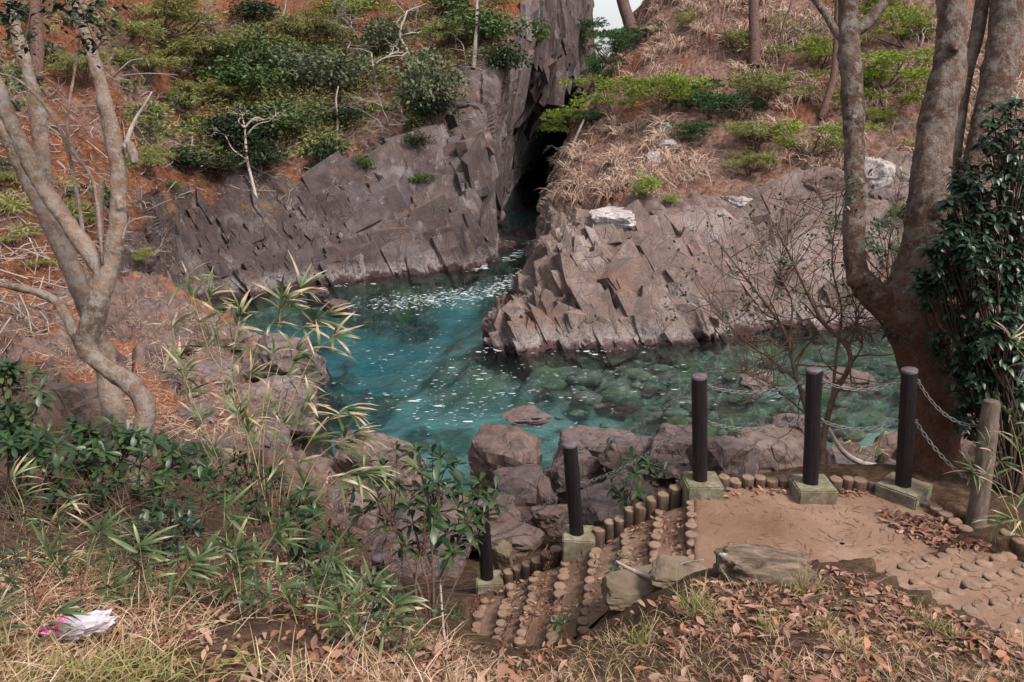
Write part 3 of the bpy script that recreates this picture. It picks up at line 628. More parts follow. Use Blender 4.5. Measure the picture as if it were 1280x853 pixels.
def slab(poly, zt, seed, nu=26, nv=26, h=.25, amp=.012):
    """earth tread between four corners, uneven top, with skirts"""
    a, b, c, d = [np.asarray(p) for p in poly]; u = np.linspace(0, 1, nu)[:, None, None]; v = np.linspace(0, 1, nv)[None, :, None]
    P = (a * (1 - u) * (1 - v) + d * u * (1 - v) + b * (1 - u) * v + c * u * v); Q = P.reshape(-1, 3); Q[:, 2] += zt + amp * fbm(Q, 3, 4, seed) + .4 * amp * fbm(Q, 20, 2, seed + 3)
    G = Q.reshape(nu, nv, 3); L = [G[0], G[-1], G[:, 0], G[:, -1]]; V = [Q]; F = [grid_faces(nu, nv)]; n = len(Q)
    idx = np.arange(nu * nv).reshape(nu, nv)
    for e, ix in zip(L, [idx[0], idx[-1], idx[:, 0], idx[:, -1]]):
        lo = e.copy(); lo[:, 2] -= h; V.append(lo); m = len(lo)
        F.append(np.stack([ix[:-1], ix[1:], n + np.arange(1, m), n + np.arange(m - 1)], 1)); n += m
    add_bvh(G); return np.concatenate(V), F
# landing: a fan of earth over its outline
c0 = PLAT.mean(0); ring = []
pl = np.concatenate([np.linspace(p, q, 14, endpoint=False) for p, q in zip(PLAT, np.roll(PLAT, -1, 0))])
for t in np.linspace(1, 0.02, 30): ring.append(c0 + (pl - c0) * t)
ring = np.array([np.r_[r, r[:1]] for r in ring]); sh = ring.shape; Q = ring.reshape(-1, 3)
Q[:, 2] = ZP + .014 * fbm(Q, 1.5, 4, 201) + .005 * fbm(Q, 16, 3, 202)
low = Q[:sh[1]].copy(); low[:, 2] -= .3
nQ = len(Q); kk = sh[1]; add_bvh(Q.reshape(sh))
struct(obj('landing', np.concatenate([Q, low]), [grid_faces(sh[0], sh[1]), np.stack([np.arange(kk - 1), np.arange(1, kk), nQ + np.arange(1, kk), nQ + np.arange(kk - 1)], 1)], MAT['packed']))
ORD = ['first', 'second', 'third', 'fourth', 'fifth', 'sixth', 'seventh', 'eighth']
for i, (z, a, b, n) in enumerate(ROWS_DOWN):
    A, B = atz(*a, z), atz(*b, z)
    lab = 'row of round logs edging the earth landing at the head of the stairs' if i == 0 else f'{ORD[i-1]} log step below the landing, on the stair going down left'
    n = int(np.linalg.norm(B - A) / .106) + 1
    t = thing('log_step', lab, 'step', A, 'log steps going down left')
    for k in range(n): log_at(A + (B - A) * (k / (n - 1)) + np.r_[rng.normal(size=2) * .01, rng.normal() * .012], t, 1.0 + .09 * rng.normal(), .06)
    if i: V, F = slab(TREADS[i - 1][1], -.022, 300 + i); obj('tread', V, F, MAT['packed'], t)
for i, (z, a, b, n) in enumerate(ROWS_UP):
    A, B = atz(*a, z), atz(*b, z)
    n = int(np.linalg.norm(B - A) / .115) + 1
    t = thing('log_step', f'{ORD[i]} low log step up from the landing, on the right-hand stair', 'step', A, 'log steps going up right')
    for k in range(n): log_at(A + (B - A) * (k / (n - 1)) + np.r_[rng.normal(size=2) * .013, rng.normal() * .003], t, 1.05 + .06 * rng.normal(), .02)
    V, F = slab(TREADS[len(ROWS_DOWN) - 1 + i][1], -.004, 330 + i, amp=.008); obj('tread', V, F, MAT['packed'], t)
# upright log edging along the fence line
EDGES = [('row of upright logs between the first and second fence posts', [(636,717,3.30),(647,711,3.36),(659,704,3.45),(671,698,3.53),(683,692,3.60),(695,686,3.68)]),
         ('row of upright logs climbing from the second to the third fence post', [(749,661,4.02),(762,653,4.08),(775,646,4.15),(788,639,4.22),(802,632,4.30),(815,625,4.37),(829,618,4.44),(844,610,4.5)]),
         ('row of upright logs at the landing edge left of the middle post', [(905,597,4.585),(920,598,4.58),(935,598,4.59),(950,598,4.58),(965,598,4.585),(980,598,4.58)]),
         ('row of upright logs at the landing edge right of the middle post', [(1045,600,4.59),(1060,601,4.58),(1075,602,4.585),(1091,602,4.58)]),
         ('row of upright logs along the right edge of the landing', [(1147,617,4.56),(1158,625,4.55),(1170,634,4.56),(1182,642,4.55),(1194,651,4.56),(1207,659,4.57)]),
         ('two upright logs at the far right beside the grey wooden post', [(1259,667,4.66),(1275,676,4.68)])]
for lab, pts in EDGES:
    t = thing('log_edging', lab, 'edging', atz(*pts[0]), 'upright log edging')
    for p in pts: log_at(atz(*p) + [0, 0, rng.normal() * .013], t, 1.04 + .07 * rng.normal(), .06)
def bevel_box(w, d, h, bev=.012):
    bm = bmesh.new(); bmesh.ops.create_cube(bm, size=1)
    for v in bm.verts: v.co = Vector((v.co.x * w, v.co.y * d, (v.co.z - .5) * h))
    bmesh.ops.bevel(bm, geom=bm.edges[:], offset=bev, segments=2, affect='EDGES')
    V = np.array([v.co[:] for v in bm.verts]); F = [np.array([[v.index for v in f.verts]]) for f in bm.faces]; bm.free()
    tri = np.array([f[0] for f in F if f.shape[1] == 3]).reshape(-1, 3); quad = np.array([f[0] for f in F if f.shape[1] == 4]).reshape(-1, 4)
    return V, [x for x in (tri, quad) if len(x)]
# fence posts: pixel of the shaft's foot, its level, pixel of its top, block size, label
POSTS = [((476,790),2.35,(472,697),.0,'black fence post farthest down the stairs, mostly hidden by bushes',0),
         ((609,722),3.26,(602,628),.27,'black fence post low on the stair, its top behind bush leaves',.1),
         ((721,666),3.98,(712,555),.30,'black fence post at the bend of the stair, above a tall concrete block',-.08),
         ((875,599),4.62,(874,470),.32,'black fence post at the left corner of the landing',.02),
         ((1013,603),4.62,(1018,462),.34,'middle black fence post in front of the bare shrub',0),
         ((1129,606),4.62,(1137,462),.36,'black fence post beside the big tree trunk',.75)]
TOPS = []
def eye(p, ax):
    th = np.linspace(0, 2 * math.pi, 11); u = np.array([0, 0, 1.]); P = p + .016 * (np.cos(th)[:, None] * ax + np.sin(th)[:, None] * u)
    return tube(P, .0045, 5, False)
for (fx, fy), z, tp, bw, lab, rot in POSTS:
    f = atz(fx, fy, z); d = (f - [0, 0, CAMZ]).dot([0, CP, -SP]); tpt = at(tp[0], tp[1], d)
    # keep the post's top above its own foot (small lean only), at the height the picture shows
    v_ = (426.5 - tp[1]) / FPX; zt = CAMZ + f[1] * (v_ * CP - SP) / (CP + v_ * SP); tpt = np.array([(tp[0] - 640) / FPX * (f[1] * CP - (zt - CAMZ) * SP), f[1], zt])
    t = thing('fence_post', lab, 'fence post', f, 'black chain fence posts'); ax = tpt - f; H = np.linalg.norm(ax)
    k = 14; P = f - ax / H * .05 + (ax + ax / H * .05) * np.linspace(0, 1, k)[:, None]
    V, F = tube(P, np.full(k, .066), 20, False, .03, 5); SH_ = obj('shaft', V, F, MAT['post'], t)
    V, F, A = lathe([(.067, -.02, 0), (.0675, -.004, 0), (.062, .004, 0)], 20)
    q = Vector((ax / H).tolist()).to_track_quat('Z', 'Y').to_matrix(); V = V @ np.array(q).T + tpt; obj('cap', V, F, MAT['cap'], SH_)
    if bw:
        V, F = bevel_box(bw, bw, .42); V[:, 0] += .02; V[:, 1] -= .0
        c, s_ = math.cos(rot), math.sin(rot); V = np.stack([c * V[:, 0] - s_ * V[:, 1], s_ * V[:, 0] + c * V[:, 1], V[:, 2]], 1)
        obj('concrete_base', V + f, F, MAT['concrete'], t, smooth=False)
    hooks = {}
    for hi, fr in (('upper', .90), ('lower', .56)):
        for sd in (-1, 1):
            p = f + ax * fr + np.array([sd * .078, 0, 0]); V, F = eye(p, np.array([1., 0, 0])); obj('eye_bolt', V, F, MAT['chain'], SH_); hooks[hi, sd] = p
    TOPS.append(hooks)
# weathered post at the right
wp = atz(1222, 655, 4.55); wt = at(1240, 503, (wp - [0, 0, CAMZ]).dot([0, CP, -SP]) - .05)
t = thing('wooden_post', 'grey weathered round wooden post at the right, leaning beside the trunk', 'post', wp)
P = wp - [0, 0, .15] + (wt - wp + [0, 0, .15]) * np.linspace(0, 1, 16)[:, None]
V, F = tube(P, np.linspace(.076, .068, 16), 16, False, .1, 9); SH_ = obj('shaft', V, F, MAT['wood'], t)
V, F, A = lathe([(.068, -.01, 0), (.062, .008, 0), (.036, .014, 0)], 16, .03, 4); obj('cut_top', V + wt, F, MAT['wood'], SH_)
def chain(p, q, sag, label):
    p, q = np.asarray(p), np.asarray(q); t = np.linspace(0, 1, 200); C = p + (q - p) * t[:, None]; C[:, 2] -= sag * 4 * t * (1 - t)
    s = np.r_[0, np.cumsum(np.linalg.norm(np.diff(C, axis=0), axis=1))]; pitch = .036; n = int(s[-1] / pitch)
    m = MB()
    for k in range(n):
        a = np.array([np.interp((k + o) / n * s[-1], s, C[:, i]) for o in (.5,) for i in range(3)]); b = np.array([np.interp((k + .9) / n * s[-1], s, C[:, i]) for i in range(3)])
        d = nrm(b - a); u = nrm(np.cross(d, [0, 0, 1.])); v = np.cross(d, u); w = u * .8 + v * .6 if k % 2 else v * .8 - u * .6
        th = np.linspace(0, 2 * math.pi, 13)
        L = a + d * (np.cos(th) * .0135 + np.sign(np.cos(th)) * .011 * (np.abs(np.cos(th)) > .2))[:, None] + w * (np.sin(th) * .0135)[:, None]
        m.add(*tube(L, .0031, 5, False))
    tag(m.obj('chain', MAT['chain'], base=(p + q) / 2), label, 'chain', 'fence chains')
sides = ['between the two lowest posts', 'from the low stair post up to the bend post', 'climbing from the bend post to the landing corner post', 'in front of the bare shrub, between corner and middle posts', 'between the middle post and the post by the trunk']
for i, sd in enumerate(sides):
    for hi in ('upper', 'lower'):
        chain(TOPS[i][hi, 1], TOPS[i + 1][hi, -1], .10 if i < 2 else .075, f'{hi} silver chain {sd}')
chain(TOPS[5]['upper', 1], wp + (wt - wp) * .82, .14, 'upper silver chain from the trunk-side post to the grey wooden post')
chain(TOPS[5]['lower', 1], wp + (wt - wp) * .3, .07, 'lower silver chain from the trunk-side post to the grey wooden post')

# ================================================================== boulders
def ico(sub):
    bm = bmesh.new(); bmesh.ops.create_icosphere(bm, subdivisions=sub, radius=1)
    V = np.array([v.co[:] for v in bm.verts]); F = np.array([[v.index for v in f.verts] for f in bm.faces]); bm.free(); return V, F
ICO = {k: ico(k) for k in (2, 3, 4, 5)}
def boulder(name, label, cat, c, size, mat='boulder', seed=0, sub=4, nplane=11, rough=.05, rot=0.0, group=None, parent=None, sharp=1.0, box=0.5):
    r_ = np.random.default_rng(seed); N, F = ICO[sub]
    pn = rdir(r_, nplane); pd = r_.uniform(.62, .95, nplane)
    ax = np.concatenate([np.eye(3), -np.eye(3)]); ax = nrm(ax + r_.normal(size=ax.shape) * .16); pn = np.concatenate([pn, ax]); pd = np.r_[pd, r_.uniform(.62, .85, 6) / box * .5]
    k = np.maximum(N @ pn.T, 1e-4) / pd; soft = 60.0 * sharp
    rad = 1 / (np.power((k ** soft).sum(1), 1 / soft)); rad = np.minimum(rad, 1.15)
    V = N * rad[:, None]
    sd = np.array([seed * 3.1, seed * 1.7, 0])
    h, cr = blocks((V + sd) * np.array([2.2, 2.2, 3.4]), seed, 1.0)
    V = V * (1 + rough * .9 * fbm(V + sd, 2.6, 5, seed, .62) + rough * 1.5 * h)[:, None]
    size = np.array(size); V = V * size; cz, sz = math.cos(rot), math.sin(rot)
    V = np.stack([cz * V[:, 0] - sz * V[:, 1], sz * V[:, 0] + cz * V[:, 1], V[:, 2]], 1) + c
    o = obj(name, V, F, MAT[mat], parent, smooth=False, attrs={'crack': cr ** 3 * .8}, base=c)
    if not parent: tag(o, label, cat, group)
    return o
G = 'boulders on the near shore'
BL = [ # px, py, depth, half-width px, half-height px, depth factor, mat, label
 (632,572,14.5,52,36,1.0,'tan','rough brown boulder at the water edge behind the bend post'),
 (652,622,11.6,50,42,.9,'boulder','dark angular boulder with a flat sloping top, left of the bend post'),
 (745,562,14.2,60,24,.9,'boulder','low flat grey boulder at the water edge right of the bend post'),
 (716,590,12.6,40,32,.9,'boulder','dark cracked boulder directly behind the bend post'),
 (800,572,12.4,46,30,.9,'boulder','rounded grey boulder behind the small leafy bush'),
 (846,562,12.0,38,34,.9,'boulder','grey boulder left of the landing corner post'),
 (905,578,10.6,44,36,.9,'boulder','fissured grey boulder right of the landing corner post'),
 (972,574,10.9,50,36,.9,'tan','blocky pale boulder left of the middle post'),
 (988,538,11.2,26,22,.9,'boulder','squared stone block lying on the pale boulder left of the middle post'),
 (1065,592,10.0,40,26,.9,'boulder','low boulder between the middle post and the trunk'),
 (768,638,10.2,54,36,.9,'boulder','black hollowed boulder right of the bend post'),
 (478,590,13.0,58,48,1,'tan','big brown boulder behind the tall leafy bush'),
 (520,694,9.3,78,46,.9,'boulder','dark purple boulder left of the low stair post'),
 (590,655,10.2,60,26,.9,'tan','tan weathered boulder ledge below the dark angular boulder'),
 (640,672,9.7,46,14,.9,'tan','flat tan slab beside the stair, strewn with leaves'),
 (628,697,8.7,15,19,.9,'flatrock','small squared greenish stone behind the low stair post'),
 (690,646,9.9,28,18,.9,'tan','small tan stone left of the bend post block'),
 (560,640,11.6,44,30,.9,'boulder','grey boulder in the gap left of the dark angular boulder'),
 (1120,600,9.4,36,24,.9,'boulder','grey boulder at the foot of the big trunk'),
 (430,640,11.0,50,36,.9,'boulder','shadowed boulder behind the bush at the left of the shore'),
]
for i, (px, py, d, hw, hh, df, mt, lab) in enumerate(BL):
    c = at(px, py, d); w = hw * d / FPX; h = hh * d / FPX
    boulder('boulder', lab, 'boulder', c - [0, 0, h * .15], (w * 1.12, w * df, h * 1.3), mt, 100 + i, 5 if hw > 56 else 4, 9, .06, rng.uniform(-.4, .4), G)
c = at(680, 634, 10.6); boulder('boulder', 'tall narrow tan slab of stone leaning on the dark boulder', 'boulder', c, (.12, .3, .42), 'tan', 155, 4, 5, .03, .1, G)
SH = [(452,556,18.0,34,10,'small black rock awash at the near left of the water'),(420,384,30,20,8,'dark rock awash below the left cliff'),(398,372,31.5,18,9,'dark rock awash at the foot of the left cliff'),
      (382,462,21,34,26,'brown shore rock left of the water, upper one'),(360,505,18.8,46,30,'brown shore rock left of the water, behind the bamboo leaves'),(345,452,20.5,44,24,'grey shore rock on the left point beside the bamboo tips'),
      (640,414,26,26,14,'whitish nose of rock at the tip of the right headland'),(622,428,25.6,14,8,'low whitish rock ledge at the very tip of the right headland'),
      (945,474,21.5,26,9,'pale rock awash behind the chain by the landing corner'),(655,520,18.4,34,7,'dark rock awash in mid water'),(1065,478,20.4,40,8,'dark weedy rock awash behind the middle post')]
for i, (px, py, d, hw, hh, lab) in enumerate(SH):
    c = at(px, py, d); w = hw * d / FPX; h = hh * d / FPX
    boulder('shore_rock', lab, 'rock', c, (w, w * .9, h * 1.5), 'white' if 'whit' in lab else 'boulder', 170 + i, 4, 9, .08, rng.uniform(-.5, .5), 'rocks in the water')
WR = [(767,268,29.3,30,13,'white bird-stained rock on top of the right headland','white'),(806,222,31.0,8,13,'lower end of the white rock streak on the right slope','white'),(816,198,31.5,12,14,'middle of the white rock streak on the right slope','white'),(834,180,32.5,16,10,'white rock knob at the upper end of the white streak','white'),
      (921,126,36,5,12,'small white upright stone right of the dark pine','white'),(1095,210,30.3,22,24,'pale grey rock behind the thin left stem of the big tree','white'),(1112,244,29.8,24,18,'lilac grey rock below the pale rock, seen between the stems','boulder'),
      (1012,226,30,40,26,'ochre yellow rock outcrop on the right slope','tan'),(925,250,29.4,22,15,'pale rounded rock at the cliff top behind the sprigs','white'),(832,158,33,12,9,'pale stone under the pine pad on the right slope','white'),
      (88,520,10.8,60,52,'pinkish block of rock behind the left tree','tan'),(140,560,9.6,40,34,'pale rock at the foot of the left tree','tan')]
for i, (px, py, d, hw, hh, lab, mt) in enumerate(WR):
    p = at(px, py, d) if d < 20 or d > 40 else hit(px, py + hh * .5)[0]; dd = d if d < 20 or d > 40 else (p - [0, 0, CAMZ]).dot([0, CP, -SP])
    w = hw * dd / FPX; h = hh * dd / FPX
    boulder('outcrop_rock', lab, 'rock', p + [0, 0, h * .05 if 20 < d < 40 else 0], (w * 1.15, w * .9, h * 1.15), mt, 200 + i, 4, 9, .06, rng.uniform(-.4, .4), 'outcrop rocks')
for i, (px, py, hw, hh, mt, lab) in enumerate([(215,430,26,18,'tan','brown rock on the left bank behind the bamboo leaves, uppermost'),(262,470,34,22,'boulder','grey rock on the left bank behind the bamboo culms'),(305,505,36,24,'tan','brown rock on the left bank near the water, middle one'),(238,520,30,24,'boulder','grey rock between the left tree and the bamboo culms'),(200,470,24,20,'tan','small brown rock right of the left tree bend'),(330,545,30,20,'boulder','dark rock low on the left bank beside the bamboo'),(285,425,28,16,'tan','ridge rock on the skyline of the left bank'),(180,385,20,16,'boulder','rock beside the left tree trunk on the bank'),(325,470,30,18,'boulder','grey rock above the water on the left bank'),(270,560,34,22,'tan','brown rock behind the left bank bushes')]):
    p = hit(px, py)[0]; dd = (p - [0, 0, CAMZ]).dot([0, CP, -SP]); w = hw * dd / FPX; h = hh * dd / FPX
    boulder('bank_rock', lab, 'rock', p - [0, 0, h * .2], (w * 1.2, w, h * 1.1), mt, 280 + i, 4, 8, .08, rng.uniform(-.6, .6), 'rocks of the left bank')
m = MB()
for i in range(150):
    px, py = rng.uniform(690, 1240), rng.uniform(446, 545); p = atz(px, py, -.6); r = rng.lognormal(-1.8, .5); N_, F_ = ICO[2]
    m.add(p + N_ * (1 + .45 * fbm(N_ + i, 1.3, 3, i))[:, None] * np.array([r, r * .8, r * .4]), F_)
_o = m.obj('submerged_stones', MAT['seabed']); stuff(_o, 'pale and dark stones lying under the shallow water behind the fence', 'stones')
_a = _o.data.attributes.new('rock', 'FLOAT', 'POINT'); _a.data.foreach_set('value', np.repeat(rng.uniform(.8, 1, 150), len(ICO[2][0])).astype(np.float32))
# flat stones and driftwood at the landing
c = atz(790, 738, 4.25)
boulder('flat_stone', 'flat tan stone beside the dead branch at the stair head', 'stone', c + [0, -.1, .08], (.34, .26, .10), 'flatrock', 260, 4, 8, .05, .3)
boulder('flat_stone', 'flat tan stone between the dead branch and the old stump', 'stone', atz(850, 718, 4.55), (.26, .2, .09), 'flatrock', 261, 4, 8, .05, -.3)

# ================================================================== the two framing trees
def m_bark(name, lo, mid, hi, lich, amount, foot=None):
    s = NT(name, .9, .2)
    n = s.noise(2.2, 6, .65); m = s.noise(16, 6, .7); k = s.noise(70, 4, .7)
    c = s.ramp(n, [(.3, lo), (.5, mid), (.72, hi)])
    c = s.mix(s.math('MULTIPLY', s.ramp(m, [(.3, 1.0), (.48, 0.0)]), .55), c, lo)
    pn = s.math('ADD', s.noise(8.5, 7, .75, .3), s.math('MULTIPLY', s.noise(24, 4, .7), .22))
    c = s.mix(s.math('MULTIPLY', s.ramp(pn, [(.64 - amount, 0.0), (.74 - amount, 1.0)]), .65), c, s.mix(m, lich, (lich[0] * .55, lich[1] * .57, lich[2] * .52)))
    if foot: c = s.mix(s.math('MULTIPLY', s.ramp(s.math('MULTIPLY', s.math('ADD', s.z(), s.noise(2.5, 4)), .1), [(.60, 1.0), (.72, 0.0)]), .75), c, s.mix(m, (foot[0] * .4, foot[1] * .4, foot[2] * .4), foot))
    sp = s.voro(7); c = s.mix(s.math('MULTIPLY', s.ramp(s.math('ADD', sp, s.math('MULTIPLY', s.noise(3, 3), .5)), [(.30, 1.0), (.36, 0.0)]), .6), c, (.38, .33, .33))
    c = s.mix(s.math('MULTIPLY', s.ramp(k, [(.58, 0.0), (.68, 1.0)]), .3), c, hi)
    s.color(c); s.bump(s.math('ADD', s.math('ADD', m, s.math('MULTIPLY', k, .5)), s.noise(22, 4, .7, stretch=(2.5, 2.5, .5))), .9, .035); return s.m
MAT.update(bark_r=m_bark('red_brown_bark_with_lichen', (.045, .024, .019), (.125, .07, .054), (.22, .145, .12), (.34, .305, .285), .065, (.20, .075, .045)),
           bark_l=m_bark('pale_smooth_bark_with_lichen', (.10, .062, .045), (.25, .165, .122), (.40, .295, .24), (.42, .385, .385), .062),
           deadwood=m_plain('bleached_dead_wood', (.24, .19, .165), (.5, .43, .395), 14, .85, 0, .5, .2),
           twig=m_plain('brown_twig', (.06, .035, .028), (.17, .11, .085), 14, .9, 0, .3, .15),
           greytwig=m_plain('grey_bare_twig', (.19, .155, .14), (.40, .34, .315), 6, .9, 0, 0, .1),
           pinebark=m_plain('pine_bark', (.06, .035, .032), (.19, .115, .10), 8, .95, 0, .6, .1, (2, 2, .6)))
def fuse(parts, voxel, smooth=4):
    """overlapping tubes -> one skin"""
    m = MB()
    for V, F in parts: m.add(V, F)
    me = m.mesh('tmp', None); o = bpy.data.objects.new('tmp', me); COL.objects.link(o)
    r = o.modifiers.new('r', 'REMESH'); r.mode = 'VOXEL'; r.voxel_size = voxel
    k = o.modifiers.new('s', 'SMOOTH'); k.iterations = smooth; k.factor = .5
    dg = bpy.context.evaluated_depsgraph_get(); ev = o.evaluated_get(dg).to_mesh()
    V = np.zeros(len(ev.vertices) * 3, np.float32); ev.vertices.foreach_get('co', V); V = V.reshape(-1, 3).astype(float)
    F = np.array([p.vertices[:] for p in ev.polygons])
    Nn = np.zeros(len(V) * 3, np.float32); ev.vertex_normals.foreach_get('vector', Nn); Nn = Nn.reshape(-1, 3)
    bpy.data.objects.remove(o); bpy.data.meshes.remove(me)
    V = V + Nn * (.018 * fbm(V, 2.5, 3, 4) + .010 * fbm(V, 9, 3, 6) + .007 * fbm(V * np.array([1, 1, .35]), 26, 2, 8))[:, None]
    return V, F
SC = 1.0
def stem(rows, n=26, sides=14):
    """rows (px,py,depth,radius) -> tube"""
    C = spline(np.array([[*at(a, b, d), r * SC] for a, b, d, r in rows]), n)
    return tube(C[:, :3], C[:, 3], sides, True)
D = 7.62; SC = .84
rb = at(1166, 640, D)
T = thing('broadleaf_tree', 'big red-brown multi-stemmed tree right of the fence, blotched with lichen', 'tree', rb)
trunk = [stem([(1172,690,D,.42),(1168,640,D,.35),(1166,570,D,.285),(1163,490,D,.275),(1152,430,D,.30),(1138,385,D,.33),(1146,340,D,.27),(1158,285,D,.22),(1163,220,D,.205),(1173,150,D,.195),(1186,85,D,.175),(1191,20,D,.16),(1194,-90,D,.15)], 44, 18),
         stem([(1140,400,D,.24),(1105,378,D,.19),(1078,355,D,.155),(1068,320,D,.128),(1068,250,D,.115),(1067,150,D,.112),(1062,60,D,.118),(1060,10,D,.105),(1056,-90,D,.09)], 36, 14),
         stem([(1175,400,D,.22),(1196,330,D+.1,.18),(1212,260,D+.2,.165),(1228,180,D+.25,.17),(1246,100,D+.3,.185),(1260,20,D+.3,.2),(1272,-90,D+.3,.19)], 34, 14),
         stem([(1175,620,D-.1,.16),(1185,560,D-.08,.12),(1192,480,D-.05,.13),(1190,400,D,.14)], 16, 12)]
for (x, y, dd, r) in [(1192,58,D-.17,.07),(1172,262,D-.2,.06),(1075,352,D-.05,.16),(1130,405,D-.15,.12)]: trunk.append(stem([(x, y + 8, dd, r * .8), (x, y, dd, r), (x, y - 8, dd, r * .7)], 5, 10))
V, F = fuse(trunk, .025, 4); TK = obj('trunk', V, F, MAT['bark_r'], T)
for rows in ([(1060,45,D,.075),(1082,30,D,.07),(1098,12,D,.06),(1106,4,D,.05)], [(1064,60,D,.05),(1045,40,D,.045),(1032,18,D,.04),(1012,-8,D,.035)],
             [(1112,372,D-.05,.05),(1128,345,D-.05,.045),(1137,310,D,.042),(1142,270,D+.05,.045)], [(1180,300,D+.3,.07),(1205,110,D+.5,.075),(1222,40,D+.5,.08),(1236,-60,D+.5,.075)],
             [(1190,390,D,.06),(1235,378,D-.5,.038),(1300,378,D-.8,.034)]):
    V, F = stem(rows, 18, 10); obj('limb', V, F, MAT['bark_r'], TK)
d = 8.5; SC = .66
T2 = thing('broadleaf_tree', 'pale twisting multi-stemmed tree at the left with lichen-spotted bark', 'tree', at(172, 585, d))
tr = [stem([(168,640,d,.2),(174,560,d,.165),(182,512,d,.15),(165,482,d,.145),(132,460,d,.15),(108,436,d,.165),(118,398,d,.165),(132,350,d,.16),(143,310,d,.14),(148,265,d,.118),(147,205,d,.118),(136,150,d,.118),(122,92,d,.10),(108,42,d,.092),(92,-10,d,.085),(74,-80,d,.08)], 60, 16),
      stem([(134,350,d,.13),(112,316,d,.125),(84,278,d,.12),(52,230,d,.125),(22,172,d,.12),(-4,110,d,.115),(-36,30,d,.11)], 30, 14),
      stem([(105,440,d,.105),(90,408,d,.088),(72,380,d,.075),(42,364,d,.07),(0,356,d,.065),(-70,345,d,.06)], 22, 12)]
for rr in ([(160,178,d-.05,.06),(166,192,d-.05,.07),(168,205,d-.05,.05)], [(152,262,d-.08,.05),(150,255,d-.08,.055),(148,248,d-.08,.04)]): tr.append(stem(rr, 5, 10))
V, F = fuse(tr, .021, 4); TK2 = obj('trunk', V, F, MAT['bark_l'], T2)
d2 = 9.2
tb = [stem([(140,640,d2,.26),(141,560,d2,.22),(140,505,d2,.2),(128,440,d2,.185),(108,380,d2,.175),(84,325,d2,.16),(56,265,d2,.15),(26,205,d2,.14),(-10,130,d2,.13),(-50,50,d2,.12)], 40, 16),
      stem([(62,285,d2,.13),(56,235,d2,.135),(52,180,d2,.13),(44,125,d2,.12),(26,60,d2,.105),(8,-10,d2,.1),(-10,-90,d2,.09)], 30, 14)]
V, F = fuse(tb, .02, 4); T3 = tag(obj('broadleaf_tree', V, F, MAT['bark_l'], base=at(140, 600, d2)), 'stouter pale tree standing close behind the twisting left tree', 'tree')
for rows, mt in ([(156,186,d-.05,.05),(162,166,d-.07,.036),(170,148,d-.08,.024),(180,132,d-.1,.018),(190,115,d-.1,.011)], 'deadwood'), ([(142,96,d,.02),(152,86,d-.1,.015),(164,76,d-.15,.011),(178,74,d-.2,.007)], 'deadwood'), \
        ([(128,330,d-.12,.028),(118,230,d-.05,.03),(92,190,d+.1,.032),(84,150,d+.1,.026),(98,60,d+.2,.018),(104,-20,d+.2,.014)], 'bark_l'), ([(108,322,d+.1,.035),(94,230,d+.15,.033),(74,160,d+.2,.028),(30,105,d+.2,.02),(-10,90,d+.2,.016)], 'bark_l'), \
        ([(150,95,d-.05,.009),(185,92,d-.2,.008),(222,94,d-.3,.004)], 'deadwood'), ([(153,300,d-.1,.012),(160,280,d-.15,.012),(178,272,d-.2,.008),(195,272,d-.2,.005)], 'deadwood'), ([(126,300,d+.2,.06),(124,260,d+.2,.065),(128,225,d+.2,.05)], 'bark_l'):
    V, F = stem(rows, 16, 8); obj('branch' if mt != 'deadwood' else 'dead_branch', V, F, MAT[mt], TK2)

SC = 1.0
# ------------------------------------------------------------------ twigs
def twigs(m, p, dirv, L, r, rng, depth, spread=.6, up=.1, nchild=(2, 4), sides=4, shrink=.68, jit=.22, ends=None):
    """recursive bare branching into builder m"""
    k = 5; P = [np.array(p)]; dv = nrm(np.asarray(dirv, float))
    for i in range(k):
        dv = nrm(dv + rng.normal(size=3) * jit + np.array([0, 0, up * .3])); P.append(P[-1] + dv * L / k)
    P = np.array(P); m.add(*tube(P, np.linspace(r, r * .62, k + 1), sides, False))
    if depth == 0:
        if ends is not None: ends.append((P[-1], dv))
        return
    for c in range(rng.integers(*nchild)):
        j = rng.integers(2, k + 1) if c else k
        twigs(m, P[j], nrm(dv + rng.normal(size=3) * spread), L * shrink * rng.uniform(.75, 1.2), r * .62, rng, depth - 1, spread, up, nchild, max(3, sides - 1), shrink, jit, ends)
